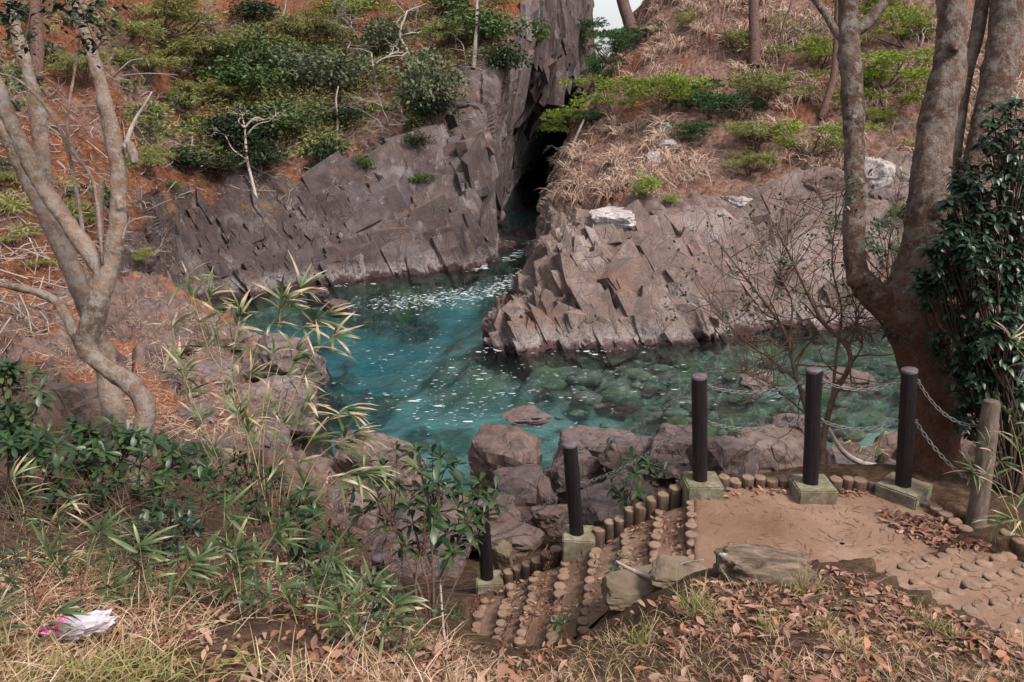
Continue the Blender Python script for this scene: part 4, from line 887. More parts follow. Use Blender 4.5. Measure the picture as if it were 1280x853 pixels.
# ------------------------------------------------------------------ leafy plants near the viewer
MAT.update(darktwig=m_plain('dark_twig', (.03, .02, .017), (.08, .055, .045), 14, .9, 0, 0, .1),
           camellia=m_leaf('dark_glossy_leaf', [(.010, .022, .014), (.018, .038, .02), (.03, .058, .028), (.015, .03, .02)], .36, .45, .08),
           tobira=m_leaf('green_leathery_leaf', [(.014, .034, .014), (.026, .058, .02), (.045, .088, .03), (.02, .044, .017), (.07, .10, .034)], .4, .42, .12),
           sprig=m_leaf('small_grey_green_leaf', [(.03, .05, .025), (.055, .085, .04), (.08, .105, .05)], .45, .4, .15))
def m_bamboo(name='bamboo_grass_leaf_with_dried_tip', off=.40):
    s = NT(name, .45, .4)
    f = s.math('ADD', s.math('MULTIPLY', s.attr('tint'), .75), s.math('SUBTRACT', s.math('MULTIPLY', s.orand(), .85), off))
    c = s.ramp(f, [(.0, (.045, .09, .03)), (.33, (.09, .14, .05)), (.5, (.26, .27, .14)), (.62, (.52, .44, .32)), (.8, (.46, .27, .16)), (.97, (.60, .50, .40))])
    s.color(s.mix(s.math('MULTIPLY', s.noise(60, 2, .5), .25), c, (.25, .2, .1)))
    t = s.n('ShaderNodeBsdfTranslucent'); s.l(c, t.inputs[0]); mx = s.n('ShaderNodeMixShader'); mx.inputs[0].default_value = .25
    s.l(s.b.outputs[0], mx.inputs[1]); s.l(t.outputs[0], mx.inputs[2]); s.l(mx.outputs[0], s.out.inputs[0]); return s.m
MAT['bamboo'] = m_bamboo(); MAT['greenbamboo'] = m_bamboo('green_bamboo_grass_leaf', .78)
def m_litter():
    s = NT('fallen_brown_leaf', .75, .3); f = s.math('FRACT', s.math('ADD', s.attr('tint'), s.orand()))
    c = s.ramp(f, [(.05, (.09, .036, .024)), (.22, (.29, .13, .085)), (.4, (.42, .24, .175)), (.55, (.24, .145, .125)), (.7, (.19, .075, .042)), (.84, (.50, .32, .24)), (.97, (.36, .14, .065))])
    s.color(s.mix(s.math('MULTIPLY', s.noise(40, 3), .45), c, (.1, .05, .04))); return s.m
MAT['litter'] = m_litter()
def leaf_mesh(name, prof, mat, w, droop, fold, along=False, seed=0, curl=0.0):
    V, F, k = blades(np.zeros((1, 3)), np.array([[0, 1., 0]]), np.array([[0, 0, 1.]]), 1.0, w, prof, droop, fold, curl)
    A = V[:, 1] if along else np.full(len(V), (seed * .37) % 1)
    return mesh(name, V, F, MAT[mat], True, {'tint': A})
LM = {'camellia': [leaf_mesh('leaf', 'leaf', 'camellia', .46, .1 + .1 * i, .25, seed=i) for i in range(4)],
      'tobira': [leaf_mesh('leaf', 'spoon', 'tobira', .34, .05 + .12 * i, .22, seed=i) for i in range(5)],
      'sprig': [leaf_mesh('leaf', 'leaf', 'sprig', .5, .1, .2, seed=i) for i in range(3)],
      'bamboo': [leaf_mesh('leaf', 'blade', 'bamboo', .095 + .018 * (i % 3), .12 + .2 * i, .3, True) for i in range(4)],
      'greenbamboo': [leaf_mesh('leaf', 'blade', 'greenbamboo', .11 + .018 * (i % 3), .12 + .2 * i, .3, True) for i in range(4)],
      'litter': [leaf_mesh('fallen_leaf', 'leaf', 'litter', .34 + .05 * i, .0, .35, seed=i, curl=.10 * (i - 1)) for i in range(4)]}
def frame(p, d, n, s, sw=1.0):
    d = Vector(d.tolist()).normalized(); n = Vector(n.tolist()); n = (n - d * n.dot(d)).normalized(); b = d.cross(n)
    M = Matrix(((b.x * s * sw, d.x * s, n.x * s, p[0]), (b.y * s * sw, d.y * s, n.y * s, p[1]), (b.z * s * sw, d.z * s, n.z * s, p[2]), (0, 0, 0, 1))); return M
def put_leaves(root, kind, LV, rng, cap=300, near=True):
    """LV list of (p, d, n, length); the nearest become objects of their own, the rest one mesh"""
    LV = sorted(LV, key=lambda q: np.linalg.norm(q[0] - [0, 0, CAMZ])) if near else LV
    for p, dd, n, L in LV[:cap]: inst('leaf', LM[kind][rng.integers(len(LM[kind]))], frame(p, dd, n, L, rng.uniform(.85, 1.15)), root)
    rest = LV[cap:]
    if rest:
        P, Dd, N, L = [np.array([q[i] for q in rest]) for i in range(4)]
        prof, w, fo = {'camellia': ('leaf', .46, .25), 'tobira': ('spoon', .34, .22), 'sprig': ('leaf', .5, .2), 'bamboo': ('blade', .14, .3), 'greenbamboo': ('blade', .14, .3)}[kind]
        V, F, k = blades(P, Dd, N, L, L * w, prof, rng.uniform(.05, .4, len(P)), fo)
        stuff(obj('foliage', V, F, MAT[kind], root, True, {'tint': np.repeat(rng.uniform(0, 1, len(P)), k)}))
def bush(name, label, cat, base, tips, kind, rng, L=.08, nl=(8, 13), group=None, r0=.012, zen=.55, cap=300, droopy=0.0, tw='twig', per=5):
    """limbs from base to hubs, twigs from hubs to rosettes of leaves at the tips (points)"""
    t = thing(name, label, cat, base, group); m = MB(); LV = []; tips = np.array(tips); base = np.asarray(base, float)
    H = tips[rng.choice(len(tips), max(1, len(tips) // per), replace=False)]
    for _ in range(4):
        own = np.argmin(np.linalg.norm(tips[:, None] - H[None], axis=2), 1)
        H = np.array([tips[own == k].mean(0) if (own == k).any() else H[k] for k in range(len(H))])
    H = base + (H - base) * .72
    for h in H:
        mid = (base + h) / 2 + np.r_[rng.normal(size=2) * .08, -.05]; m.add(*tube(spline(np.array([base, mid, h]), 9), np.linspace(r0, r0 * .55, 9), 6, False))
    for q, o in zip(tips, own):
        h = H[o]; C = spline(np.array([h, (h + q) / 2 + rng.normal(size=3) * .02, q]), 6); m.add(*tube(C, np.linspace(r0 * .5, r0 * .22, 6), 4, False))
        dirv = nrm(nrm(q - h) + np.array([0, -.25, .8 - droopy])); n = rng.integers(*nl)
        hx = nrm(np.cross(dirv, [0.3, 1, .2])); hy = np.cross(dirv, hx)
        for k in range(n):
            a = k * 2.4 + rng.uniform(0, .6); e = rng.uniform(-.25, .45) if k > 2 else rng.uniform(.5, 1.1)
            dd = nrm((hx * math.cos(a) + hy * math.sin(a)) * math.cos(e) + dirv * math.sin(e) * zen * 2 - np.array([0, 0, droopy]))
            LV.append((q - dirv * rng.uniform(0, .05), dd, dirv + rng.normal(size=3) * .15, L * rng.uniform(.7, 1.2)))
    m.obj('stems', MAT[tw], t); put_leaves(t, kind, LV, rng, cap); return t
rng = np.random.default_rng(21)
def blob_tips(specs, rng):
    """specs (px,py,depth,rx,ry,count): points filling ellipsoids"""
    out = []
    for px, py, d, rx, ry, n in specs:
        for _ in range(n):
            v = rdir(rng, 1)[0] * rng.uniform(.35, 1) ** .5
            out.append(at(px + v[0] * rx, py + v[2] * ry, d + v[1] * rx * d / FPX * .8))
    return out
# dark evergreen at the right edge
bush('evergreen_shrub', 'dense dark glossy-leaved evergreen filling the right edge', 'shrub', at(1262, 640, 7.0),
     blob_tips([(1250,230,6.7,56,66,90),(1230,320,6.7,68,54,110),(1250,400,6.8,64,64,110),(1180,330,6.8,40,34,44),(1160,352,6.9,24,14,12),(1200,430,7.0,40,30,36),(1205,250,6.7,34,40,30),(1262,160,6.6,38,50,36),(1238,470,7.0,54,48,95),(1218,520,7.1,32,28,22),(1280,520,7.0,30,40,14),(1120,412,7.3,14,8,2),(1170,378,7.1,22,10,7)], rng),
     'camellia', rng, .09, (9, 14), r0=.014, zen=.45, cap=300, droopy=.25, per=26, tw='darktwig')
bush('evergreen_shrub', 'leafy green shrub seen between the stems of the right tree', 'shrub', at(1110, 350, 10.5),
     blob_tips([(1108,295,10.2,34,24,30),(1040,278,10.4,20,10,6),(1125,220,10.3,12,8,3)], rng), 'tobira', rng, .09, (6, 10), zen=.5, cap=150)
put_l = []
for q in blob_tips([(60,12,7.6,70,16,26),(120,42,7.6,40,24,22),(30,50,7.8,36,14,8),(8,20,7.4,16,24,10),(130,5,7.6,30,12,8)], rng):
    for k in range(rng.integers(5, 9)):
        dd = rdir(rng, 1, -.6, .4)[0]; put_l.append((q + rng.normal(size=3) * .05, dd, np.array([0, 0, 1.]) + rng.normal(size=3) * .3, .085 * rng.uniform(.7, 1.2)))
Tl = thing('hanging_branch', 'dark glossy leaves hanging in from above at the top left', 'branch', at(60, -60, 7.8)); m = MB()
for e in [(120,60),(30,60),(90,20),(140,40),(0,30)]: m.add(*tube(spline(np.array([at(60, -70, 7.8), at((60 + e[0]) / 2, -20, 7.7), at(e[0], e[1], 7.6)]), 8), np.linspace(.014, .004, 8), 5, False))
m.obj('twigs', MAT['twig'], Tl); put_leaves(Tl, 'camellia', put_l, rng, 200)
# bare shrub in front of the water, a few small leaves at its tips
sb = at(1026, 600, 7.75); T = thing('bare_shrub', 'thin leaning shrub with few leaves behind the middle fence post', 'shrub', sb); m = MB(); ends = []
for rows in ([(1026,600,7.75,.035),(1030,545,7.75,.03),(1042,495,7.75,.027),(1062,458,7.75,.025),(1058,432,7.75,.022),(1030,405,7.7,.02),(1012,372,7.65,.016),(990,325,7.6,.012),(972,290,7.6,.008)],
             [(1028,590,7.8,.03),(1006,505,7.8,.024),(994,468,7.8,.022),(986,430,7.8,.02),(972,400,7.8,.016),(930,345,7.8,.011),(895,300,7.8,.007)],
             [(1040,500,7.75,.016),(1046,440,7.8,.014),(1052,390,7.85,.011),(1040,330,7.9,.008),(1046,270,7.9,.005)],
             [(1000,480,7.8,.012),(965,450,7.9,.01),(930,425,7.9,.008),(890,380,7.9,.005)], [(1062,458,7.75,.012),(1078,430,7.75,.009),(1070,395,7.75,.007),(1085,360,7.7,.004)],
             [(985,430,7.8,.012),(990,380,7.7,.009),(975,330,7.7,.006),(1000,250,7.7,.004)], [(1010,520,7.8,.01),(960,478,7.85,.008),(925,465,7.9,.005)]):
    C = spline(np.array([[*at(a, b, dd), r] for a, b, dd, r in rows]), 22); m.add(*tube(C[:, :3], C[:, 3], 7, False, .12, 3))
    for j in range(7, 22):
        for _t in range(2): twigs(m, C[j, :3], nrm(rng.normal(size=3) * np.array([1, .5, .6]) + [-.15, 0, .5]), rng.uniform(.22, .5), max(.0048, C[j, 3] * .45), rng, 2, .6, .2, (1, 3), 4, .65, .2, ends)
m.obj('stems', MAT['twig'], T); LV = []
for p, dv in ends:
    if p[2] > at(1000, 400, 7.7)[2] and rng.random() < .55:
        for k in range(rng.integers(3, 7)): LV.append((p + rng.normal(size=3) * .03, nrm(dv + rng.normal(size=3) * .8), np.array([0, 0, 1.]) + rng.normal(size=3) * .4, rng.uniform(.035, .06)))
put_leaves(T, 'sprig', LV, rng, 300)
# pittosporum bushes
def R_(lst): return [at(*q) for q in lst]
G = 'leathery-leaved bushes'
bush('pittosporum_bush', 'leathery-leaved bush at the left edge below the tree', 'bush', at(20, 640, 6.6), blob_tips([(18,500,6.5,42,46,20),(40,560,6.4,55,28,18),(5,455,6.5,14,16,4)], rng), 'tobira', rng, .12, (10, 15), G, cap=280)
bush('pittosporum_bush', 'leathery-leaved bush at the foot of the pale left tree', 'bush', at(130, 640, 7.4), blob_tips([(120,540,7.3,44,18,14),(180,562,7.2,48,26,18),(110,570,7.1,40,22,12),(240,575,7.2,40,20,9)], rng), 'tobira', rng, .12, (10, 15), G, cap=280)
bush('pittosporum_bush', 'broad low bush in the middle of the left bank, behind the litter', 'bush', at(200, 720, 5.9), blob_tips([(120,610,6.4,80,32,28),(230,620,6.3,60,38,26),(170,660,5.9,70,28,18),(40,625,6.2,50,28,12)], rng), 'tobira', rng, .105, (9, 14), G, cap=300)
bush('pittosporum_bush', 'dark dense small bush in the middle of the bank, left of the green bamboo', 'bush', at(225, 735, 5.3), blob_tips([(215,665,5.3,38,36,26)], rng), 'camellia', rng, .06, (7, 11), G, cap=220)
bush('pittosporum_bush', 'green bush on the bank just right of the bamboo culms', 'bush', at(370, 740, 6.2), blob_tips([(345,620,6.4,54,36,24),(385,665,6.1,38,42,20),(300,590,6.6,38,24,14)], rng), 'tobira', rng, .105, (9, 14), G, cap=300)
bush('pittosporum_bush', 'tall bush with leaf rosettes in front of the low stair post', 'bush', at(540, 800, 6.6),
     R_([(540,562,7.0),(515,578,7.1),(560,580,6.9),(500,605,7.0),(530,610,6.9),(575,600,7.0),(548,640,6.9),(590,612,7.0),(605,640,6.9),(585,650,6.8),(560,665,6.8),(515,650,6.9),(545,600,6.7),(600,618,7.1),(533,690,6.8),(460,595,7.0),(480,580,7.1),(470,625,6.9),(440,610,6.9),(495,560,7.2),(525,585,6.8),(555,615,6.8),(510,630,6.8),(572,632,6.9),(450,640,6.9),(540,655,6.7),(483,600,6.9),(520,560,7.1),(565,690,6.7),(455,575,7.2),(600,600,7.2),(618,628,7.0),(575,575,7.2),(505,680,6.8),(590,670,6.8),(480,655,6.9),(620,610,7.2),(550,570,6.9),(535,630,6.7)]), 'tobira', rng, .145, (10, 15), G, .014, cap=300)
bush('pittosporum_bush', 'small leathery-leaved bush behind the log edging of the upper stair', 'bush', at(790, 652, 8.7), R_([(790,572,8.7),(770,590,8.7),(812,580,8.7),(782,604,8.6),(800,612,8.6),(822,600,8.8),(765,605,8.7),(795,590,8.5),(808,626,8.6),(830,588,8.8),(778,622,8.6)]), 'tobira', rng, .125, (9, 13), G, cap=200)
bush('pittosporum_bush', 'dark bush low on the bank left of the purple boulder', 'bush', at(430, 790, 6.3), blob_tips([(425,690,6.6,34,40,24),(470,740,6.2,44,30,22),(395,730,6.0,40,32,18)], rng), 'tobira', rng, .085, (8, 12), G, cap=300)
# seedlings
for px, py, d, lab in [(170,730,0,'leafy weed on the near bank, above the bag'),(60,700,0,'leafy weed near the left edge of the bank'),(330,780,0,'leafy weed below the green bamboo grass'),(450,800,0,'leafy weed in dry grass left of the knoll'),(260,740,0,'leafy weed below the dark dense bush'),(400,760,0,'leafy weed under the low dark bush'),(140,690,0,'leafy weed below the broad bush'),(500,830,0,'leafy weed at the bottom of the near bank'),(20,760,0,'leafy weed at the left edge beside the dark seed head'),(700,805,5.6,'small green seedling at the bottom of the stair'),(770,735,6.2,'seedling with yellowing leaves beside the flat tan stone'),(560,790,5.6,'seedling in dry grass below the low stair post')]:
    b = hit(px, py)[0]; bush('seedling', lab, 'seedling', b, [b + [rng.normal() * .09, rng.normal() * .07, rng.uniform(.1, .32)] for _ in range(8)], 'tobira', rng, .06, (4, 6), 'seedlings', .005)

# ------------------------------------------------------------------ bamboo grass
MAT['culm'] = m_plain('straw_bamboo_culm', (.22, .17, .07), (.42, .33, .17), 8, .6, 0, 0, .3)
def bamboo(label, culms, rng, L=(.16, .27), nl=(4, 7), cap=300, group='bamboo grass clumps'):
    """culms: lists of (px,py,depth) from foot to tip, plus leaf fans along the upper part"""
    t = thing('bamboo_grass', label, 'bamboo', at(*culms[0][0]), group); m = MB(); LV = []
    for c in culms:
        C = spline(np.array([at(*q) for q in c]), 20); m.add(*tube(C, np.linspace(.0055, .0018, 20), 5, False))
        for j in (8, 11, 13, 15, 17, 19, 19):
            base, tv = C[j], nrm(C[min(j + 1, 19)] - C[j - 1])
            if j < 15 and rng.random() < .4: continue
            for k in range(rng.integers(*nl)):
                dd = nrm(tv * .7 + np.array([.75, -.15, -.05]) * (rng.random() < .65) + rng.normal(size=3) * .55)
                LV.append((base + dd * .02, dd, np.array([0, -.2, 1.]) + rng.normal(size=3) * .35, rng.uniform(*L)))
    m.obj('culms', MAT['culm'], t); put_leaves(t, 'greenbamboo' if 'green bamboo' in label or 'broad leaves' in label else 'bamboo', LV, rng, cap); return t
bamboo('tall bamboo grass with straw-tipped leaves arching over the left of the water',
       [[(330,660,6.6),(310,560,6.6),(320,440,6.6),(375,362,6.6)],[(335,660,6.5),(330,540,6.5),(360,430,6.5),(405,395,6.5)],[(320,650,6.7),(285,520,6.7),(275,440,6.7),(262,372,6.7)],[(340,660,6.4),(345,560,6.4),(385,455,6.4),(418,420,6.4)],
        [(325,650,6.6),(300,540,6.6),(290,460,6.6),(300,395,6.6)],[(315,650,6.8),(255,560,6.8),(232,480,6.8),(215,410,6.8)],[(330,660,6.5),(340,590,6.5),(350,500,6.5),(370,440,6.5)],[(300,650,6.7),(275,580,6.7),(245,510,6.7),(228,465,6.7)],
        [(318,655,6.6),(330,500,6.5),(345,430,6.5),(352,376,6.5)],[(322,650,6.6),(300,500,6.7),(262,440,6.7),(236,350,6.7)]], rng)
bamboo('bamboo grass with orange-tipped leaves leaning over the water edge', [[(350,680,6.3),(365,600,6.3),(395,540,6.3),(430,512,6.3)],[(355,680,6.2),(375,620,6.2),(400,570,6.2),(440,545,6.2)],[(350,680,6.3),(350,620,6.3),(360,560,6.3),(385,505,6.3)],[(360,690,6.2),(385,640,6.2),(420,600,6.2),(455,590,6.2)],[(345,680,6.3),(330,620,6.3),(315,560,6.3),(300,520,6.3)]], rng, cap=200)
bamboo('fresh green bamboo grass in the middle of the near bank', [[(300,820,4.5),(290,740,4.5),(285,690,4.5),(280,640,4.5)],[(305,820,4.5),(310,750,4.5),(325,700,4.5),(345,665,4.5)],[(295,820,4.5),(275,770,4.5),(262,735,4.5),(250,700,4.5)],[(300,820,4.4),(300,760,4.4),(300,720,4.4),(295,690,4.4)]], rng, (.13, .2), (3, 5), 120)
bamboo('green bamboo grass at the left side of the near bank, behind the bag', [[(110,790,4.4),(105,740,4.4),(112,700,4.4),(125,665,4.4)],[(120,790,4.4),(130,745,4.4),(140,715,4.4),(165,690,4.4)],[(105,790,4.4),(85,750,4.4),(75,715,4.4),(62,690,4.4)]], rng, (.12, .2), (3, 5), 120)
bamboo('green bamboo grass right of the fluffy seed head on the near bank', [[(400,830,4.2),(395,780,4.2),(400,740,4.2),(415,700,4.2)],[(405,830,4.2),(420,785,4.2),(440,755,4.2),(465,735,4.2)],[(395,830,4.2),(375,790,4.2),(365,760,4.2),(350,735,4.2)]], rng, (.11, .18), (3, 5), 120)
bamboo('bamboo grass with broad leaves at the bottom left corner', [[(20,860,3.6),(30,820,3.6),(45,790,3.6),(70,765,3.6)],[(15,860,3.6),(5,820,3.6),(0,790,3.6),(-10,760,3.6)]], rng, (.1, .15), (2, 4), 60)
bamboo('green bamboo grass near the bottom, left of the knoll', [[(470,850,3.9),(475,810,3.9),(480,780,3.9),(495,750,3.9)],[(465,850,3.9),(450,815,3.9),(440,790,3.9),(425,770,3.9)]], rng, (.1, .16), (3, 5), 80)
bamboo('green bamboo grass between the bag and the dark dense bush', [[(190,800,4.3),(188,755,4.3),(180,720,4.3),(175,685,4.3)],[(195,800,4.3),(210,760,4.3),(222,730,4.3),(240,705,4.3)],[(185,800,4.3),(165,765,4.3),(150,745,4.3),(135,735,4.3)]], rng, (.11, .18), (3, 5), 100)
bamboo('bamboo sprig with brown-edged leaves at the left of the bank', [[(40,760,5.0),(50,700,5.0),(60,660,5.0),(85,625,5.0)],[(190,800,4.6),(195,770,4.6),(200,750,4.6),(205,730,4.6)],[(30,760,5.0),(20,690,5.0),(30,640,5.0),(15,600,5.0)]], rng, (.12, .18), (2, 4), 80)
bamboo('withered bamboo grass at the right edge beside the grey wooden post', [[(1290,700,6.1),(1270,640,6.1),(1258,590,6.1),(1235,560,6.1)],[(1300,700,6.0),(1285,630,6.0),(1275,570,6.0),(1262,520,6.0)],[(1295,700,6.2),(1262,640,6.2),(1240,600,6.2),(1215,590,6.2)],[(1300,690,6.0),(1290,660,6.0),(1270,650,6.0),(1250,655,6.0)],[(1300,480,6.2),(1290,460,6.2),(1275,440,6.2),(1262,425,6.2)]], rng, (.12, .2), (3, 5), 120)
bamboo('bamboo sprig at the bottom of the picture in dry grass', [[(520,880,3.6),(518,850,3.6),(512,830,3.6),(505,815,3.6)]], rng, (.08, .13), (1, 3), 40)
bamboo('small withered bamboo sprig right of the middle fence post', [[(1085,610,8.6),(1090,580,8.6),(1095,560,8.6),(1100,545,8.6)],[(1080,610,8.6),(1075,585,8.6),(1072,565,8.6),(1065,550,8.6)]], rng, (.1, .15), (2, 4), 60)

# ================================================================== ground cover near the viewer
rng = np.random.default_rng(5)
def in_poly(px, py, poly):
    c = False; j = len(poly) - 1
    for i in range(len(poly)):
        (xi, yi), (xj, yj) = poly[i], poly[j]
        if (yi > py) != (yj > py) and px < (xj - xi) * (py - yi) / (yj - yi) + xi: c = not c
        j = i
    return c
def scatter(poly, n, rng, keep=None):
    """terrain points spread over a patch of ground"""
    xs = [q[0] for q in poly]; ys = [q[1] for q in poly]; out = []; k = 0
    while len(out) < n and k < n * 12:
        k += 1; px, py = rng.uniform(min(xs), max(xs)), rng.uniform(min(ys), max(ys))
        if not in_poly(px, py, poly): continue
        p, nn = hit(px, py)
        if keep is None or keep(p): out.append((p, nn))
    return np.array([o[0] for o in out]), np.array([o[1] for o in out])
def m_ramp_leaf(name, stops, rough=.7, trans=.2):
    s = NT(name, rough, .2); c = s.ramp(s.attr('tint'), stops); s.color(c)
    t = s.n('ShaderNodeBsdfTranslucent'); s.l(c, t.inputs[0]); mx = s.n('ShaderNodeMixShader'); mx.inputs[0].default_value = trans
    s.l(s.b.outputs[0], mx.inputs[1]); s.l(t.outputs[0], mx.inputs[2]); s.l(mx.outputs[0], s.out.inputs[0]); return s.m
MAT.update(straw=m_ramp_leaf('dry_grass_blade', [(.0, (.08, .04, .022)), (.25, (.24, .14, .075)), (.55, (.43, .29, .18)), (.82, (.62, .47, .34)), (.9, (.16, .17, .05)), (1, (.09, .14, .035))]),
           sedge=m_ramp_leaf('sedge_blade', [(.0, (.09, .11, .03)), (.4, (.19, .20, .06)), (.7, (.40, .34, .15)), (1, (.5, .38, .25))]),
           seedhead=m_ramp_leaf('dry_seed_head', [(.0, (.07, .028, .022)), (.5, (.17, .07, .05)), (1, (.29, .14, .10))], .9, .0))
def grass_mesh(P, rng, L, wd, lean, droop, tint, up=.9, wind=(0, 0)):
    n = len(P); a = rng.uniform(0, 2 * math.pi, n); h = rng.uniform(*lean, n)
    Dv = np.stack([np.cos(a) * h + wind[0], np.sin(a) * h + wind[1], np.full(n, up)], 1)
    N = rng.normal(size=(n, 3)) * .5 + np.array([0, -.4, .6]); LL = rng.uniform(*L, n)
    V, F, k = blades(P - [0, 0, .02], Dv, N, LL, rng.uniform(*wd, n), 'grass', rng.uniform(*droop, n) )
    return V, F, np.repeat(tint, k)
LB = [(-220,600),(120,650),(330,700),(430,760),(560,775),(600,910),(-220,910)]
P, N = scatter(LB, 1150, rng); C = P[rng.integers(len(P), size=14500)] + np.c_[rng.normal(size=(14500, 2)) * .09, np.zeros(14500)]; C = C[fbm(C, 1.5, 3, 64) + .25 * rng.normal(size=14500) > -.1]
C[:, 2] = ground_z(C[:, 0], C[:, 1]); n = len(C)
patch = fbm(C, .9, 3, 61); tint = np.clip(.5 + .3 * rng.normal(size=n), 0, .82); tint = np.where((patch > .1) & (rng.random(n) < .35), rng.uniform(.86, 1, n), tint)
V, F, A = grass_mesh(C, rng, (.10, .45), (.003, .0065), (.3, 1.9), (.25, 1.1), tint)
stuff(obj('dry_grass', V, F, MAT['straw'], None, True, {'tint': A}), 'tangled dry straw-coloured grass covering the near left bank', 'grass')
RB = [(560,800),(700,815),(800,775),(880,740),(1010,720),(1080,735),(1400,850),(1400,910),(540,910)]
P, N = scatter(RB, 350, rng); C = P[rng.integers(len(P), size=10000)] + np.c_[rng.normal(size=(10000, 2)) * .05, np.zeros(10000)]; C[:, 2] = ground_z(C[:, 0], C[:, 1])
V, F, A = grass_mesh(C, rng, (.06, .22), (.002, .0045), (.3, 1.6), (.2, .9), np.clip(.5 + .3 * rng.normal(size=len(C)), 0, 1))
stuff(obj('dry_grass', V, F, MAT['straw'], None, True, {'tint': A}), 'thin short dry grass among fallen leaves on the near knoll', 'grass')
# leaf litter
LT = [((560,800),(640,812),(720,808),(800,762),(880,722),(1010,708),(1085,722),(1150,758),(1390,838),(1390,910),(430,910),(430,800)), ((1100,640),(1180,650),(1240,690),(1180,690),(1110,660)), ((600,720),(850,640),(860,700),(790,760),(640,790)), ((870,612),(1120,612),(1120,622),(870,622)), ((590,640),(700,650),(700,690),(620,700)), ((-40,690),(300,720),(560,760),(560,870),(-40,870))]
NL = [3300, 420, 1100, 150, 160, 1300]; PP, NN, SZ = [], [], []
for poly, n, sz in zip(LT, NL, [.062, .064, .042, .052, .055, .06]):
    p, q = scatter(list(poly), n, rng, (lambda x: vnoise(x[None] * 1.8, 3)[0] + .4 * rng.normal() > -.1) if n > 900 else None); z = ground_z(p[:, 0], p[:, 1]); p = p + np.c_[np.zeros((len(p), 2)), rng.uniform(.004, .03, len(p))]
    PP.append(p); NN.append(q); SZ.append(np.full(len(p), sz))
# lift leaves lying on the treads and the landing
PP, NN, SZ = np.concatenate(PP), np.concatenate(NN), np.concatenate(SZ)
n = len(PP); Dv = rdir(rng, n, -.3, .3); Nn = NN + rng.normal(size=(n, 3)) * .28; LL = SZ * np.clip(rng.lognormal(-.08, .36, n), .4, 1.5)
order = np.argsort(np.linalg.norm(PP - [0, 0, CAMZ], axis=1) / LL); big = order[:300]; rest = order[300:]
gobj = bpy.data.objects['ground']; BASE['ground'] = np.zeros(3)
for i in big: inst('fallen_leaf', LM['litter'][rng.integers(4)], frame(PP[i], Dv[i], Nn[i], LL[i]), gobj)
V, F, k = blades(PP[rest], Dv[rest], Nn[rest], LL[rest], LL[rest] * rng.uniform(.28, .5, len(rest)), 'leaf', rng.uniform(-.15, .2, len(rest)), .35, rng.uniform(-.12, .15, len(rest)))
stuff(obj('leaf_litter', V, F, MAT['litter'], None, True, {'tint': np.repeat(rng.random(len(rest)), k)}), 'fallen brown leaves strewn over the knoll, stairs and landing', 'leaf litter')
# brown stems tangled through the left bank
m = MB(); P, N = scatter([(-20,540),(330,560),(560,640),(560,800),(300,760),(-20,720)], 420, rng)
for p in P:
    dv = nrm(rng.normal(size=3) * [1, .5, .3] + [0, -.1, .7]); l = rng.uniform(.25, .8); m.add(*tube(spline(np.array([p, p + dv * l * .5, p + dv * l * .9 + [rng.normal() * .12, 0, -.1 * l], p + dv * l + [rng.normal() * .25, 0, -.3 * l]]), 9), np.linspace(.004, .0015, 9), 4, False))
stuff(m.obj('tangled_stems', MAT['twig']), 'thin brown stems tangled through the bushes of the left bank', 'stems')
# sedge tufts on the knoll
for i, (px, py, s, lab) in enumerate([(868,768,1.2,'largest yellow-green sedge tuft on the knoll, lowest left of the stump'),(800,806,.95,'sedge tuft at the left end of the knoll'),(975,716,.7,'small sedge tuft just below the stump'),(1003,742,.95,'sedge tuft below the right end of the stump'),(960,790,.8,'sedge tuft in the middle of the knoll'),
      (1030,790,.7,'small sedge tuft right of the middle of the knoll'),(1165,790,.7,'sedge tuft near the right-hand stair'),(1195,800,.65,'last sedge tuft at the right of the knoll'),(895,775,.7,'sedge tuft close beside the largest tuft'),(1060,808,.6,'faint sedge tuft low on the right knoll'),(1140,775,.6,'sedge tuft at the rim of the knoll above the right-hand stair'),(700,790,.6,'thin sedge tuft where the knoll meets the stair')]):
    p = hit(px, py)[0]; n = int(130 * s); C = p + np.c_[rng.normal(size=(n, 2)) * .03 * s, np.zeros(n)]
    V, F, A = grass_mesh(C, rng, (.14 * s, .36 * s), (.003, .006), (.1, .9), (.15, .8), rng.random(n), 1.0)
    tag(obj('sedge_tuft', V, F, MAT['sedge'], None, True, {'tint': A}, base=p), lab, 'grass tuft', 'sedge tufts on the knoll')
p = hit(130, 845)[0]; n = 700; C = p + np.c_[rng.normal(size=(n, 2)) * np.array([.32, .1]), np.zeros(n)]; C[:, 2] = ground_z(C[:, 0], C[:, 1])
V, F, A = grass_mesh(C, rng, (.15, .42), (.003, .006), (.2, 1.2), (.4, 1.1), np.clip(.3 + .4 * rng.random(n), 0, 1), .9, (.3, 0)); stuff(obj('green_grass', V, F, MAT['sedge'], None, True, {'tint': A}), 'wide green-grey grass clump below the plastic bag', 'grass')
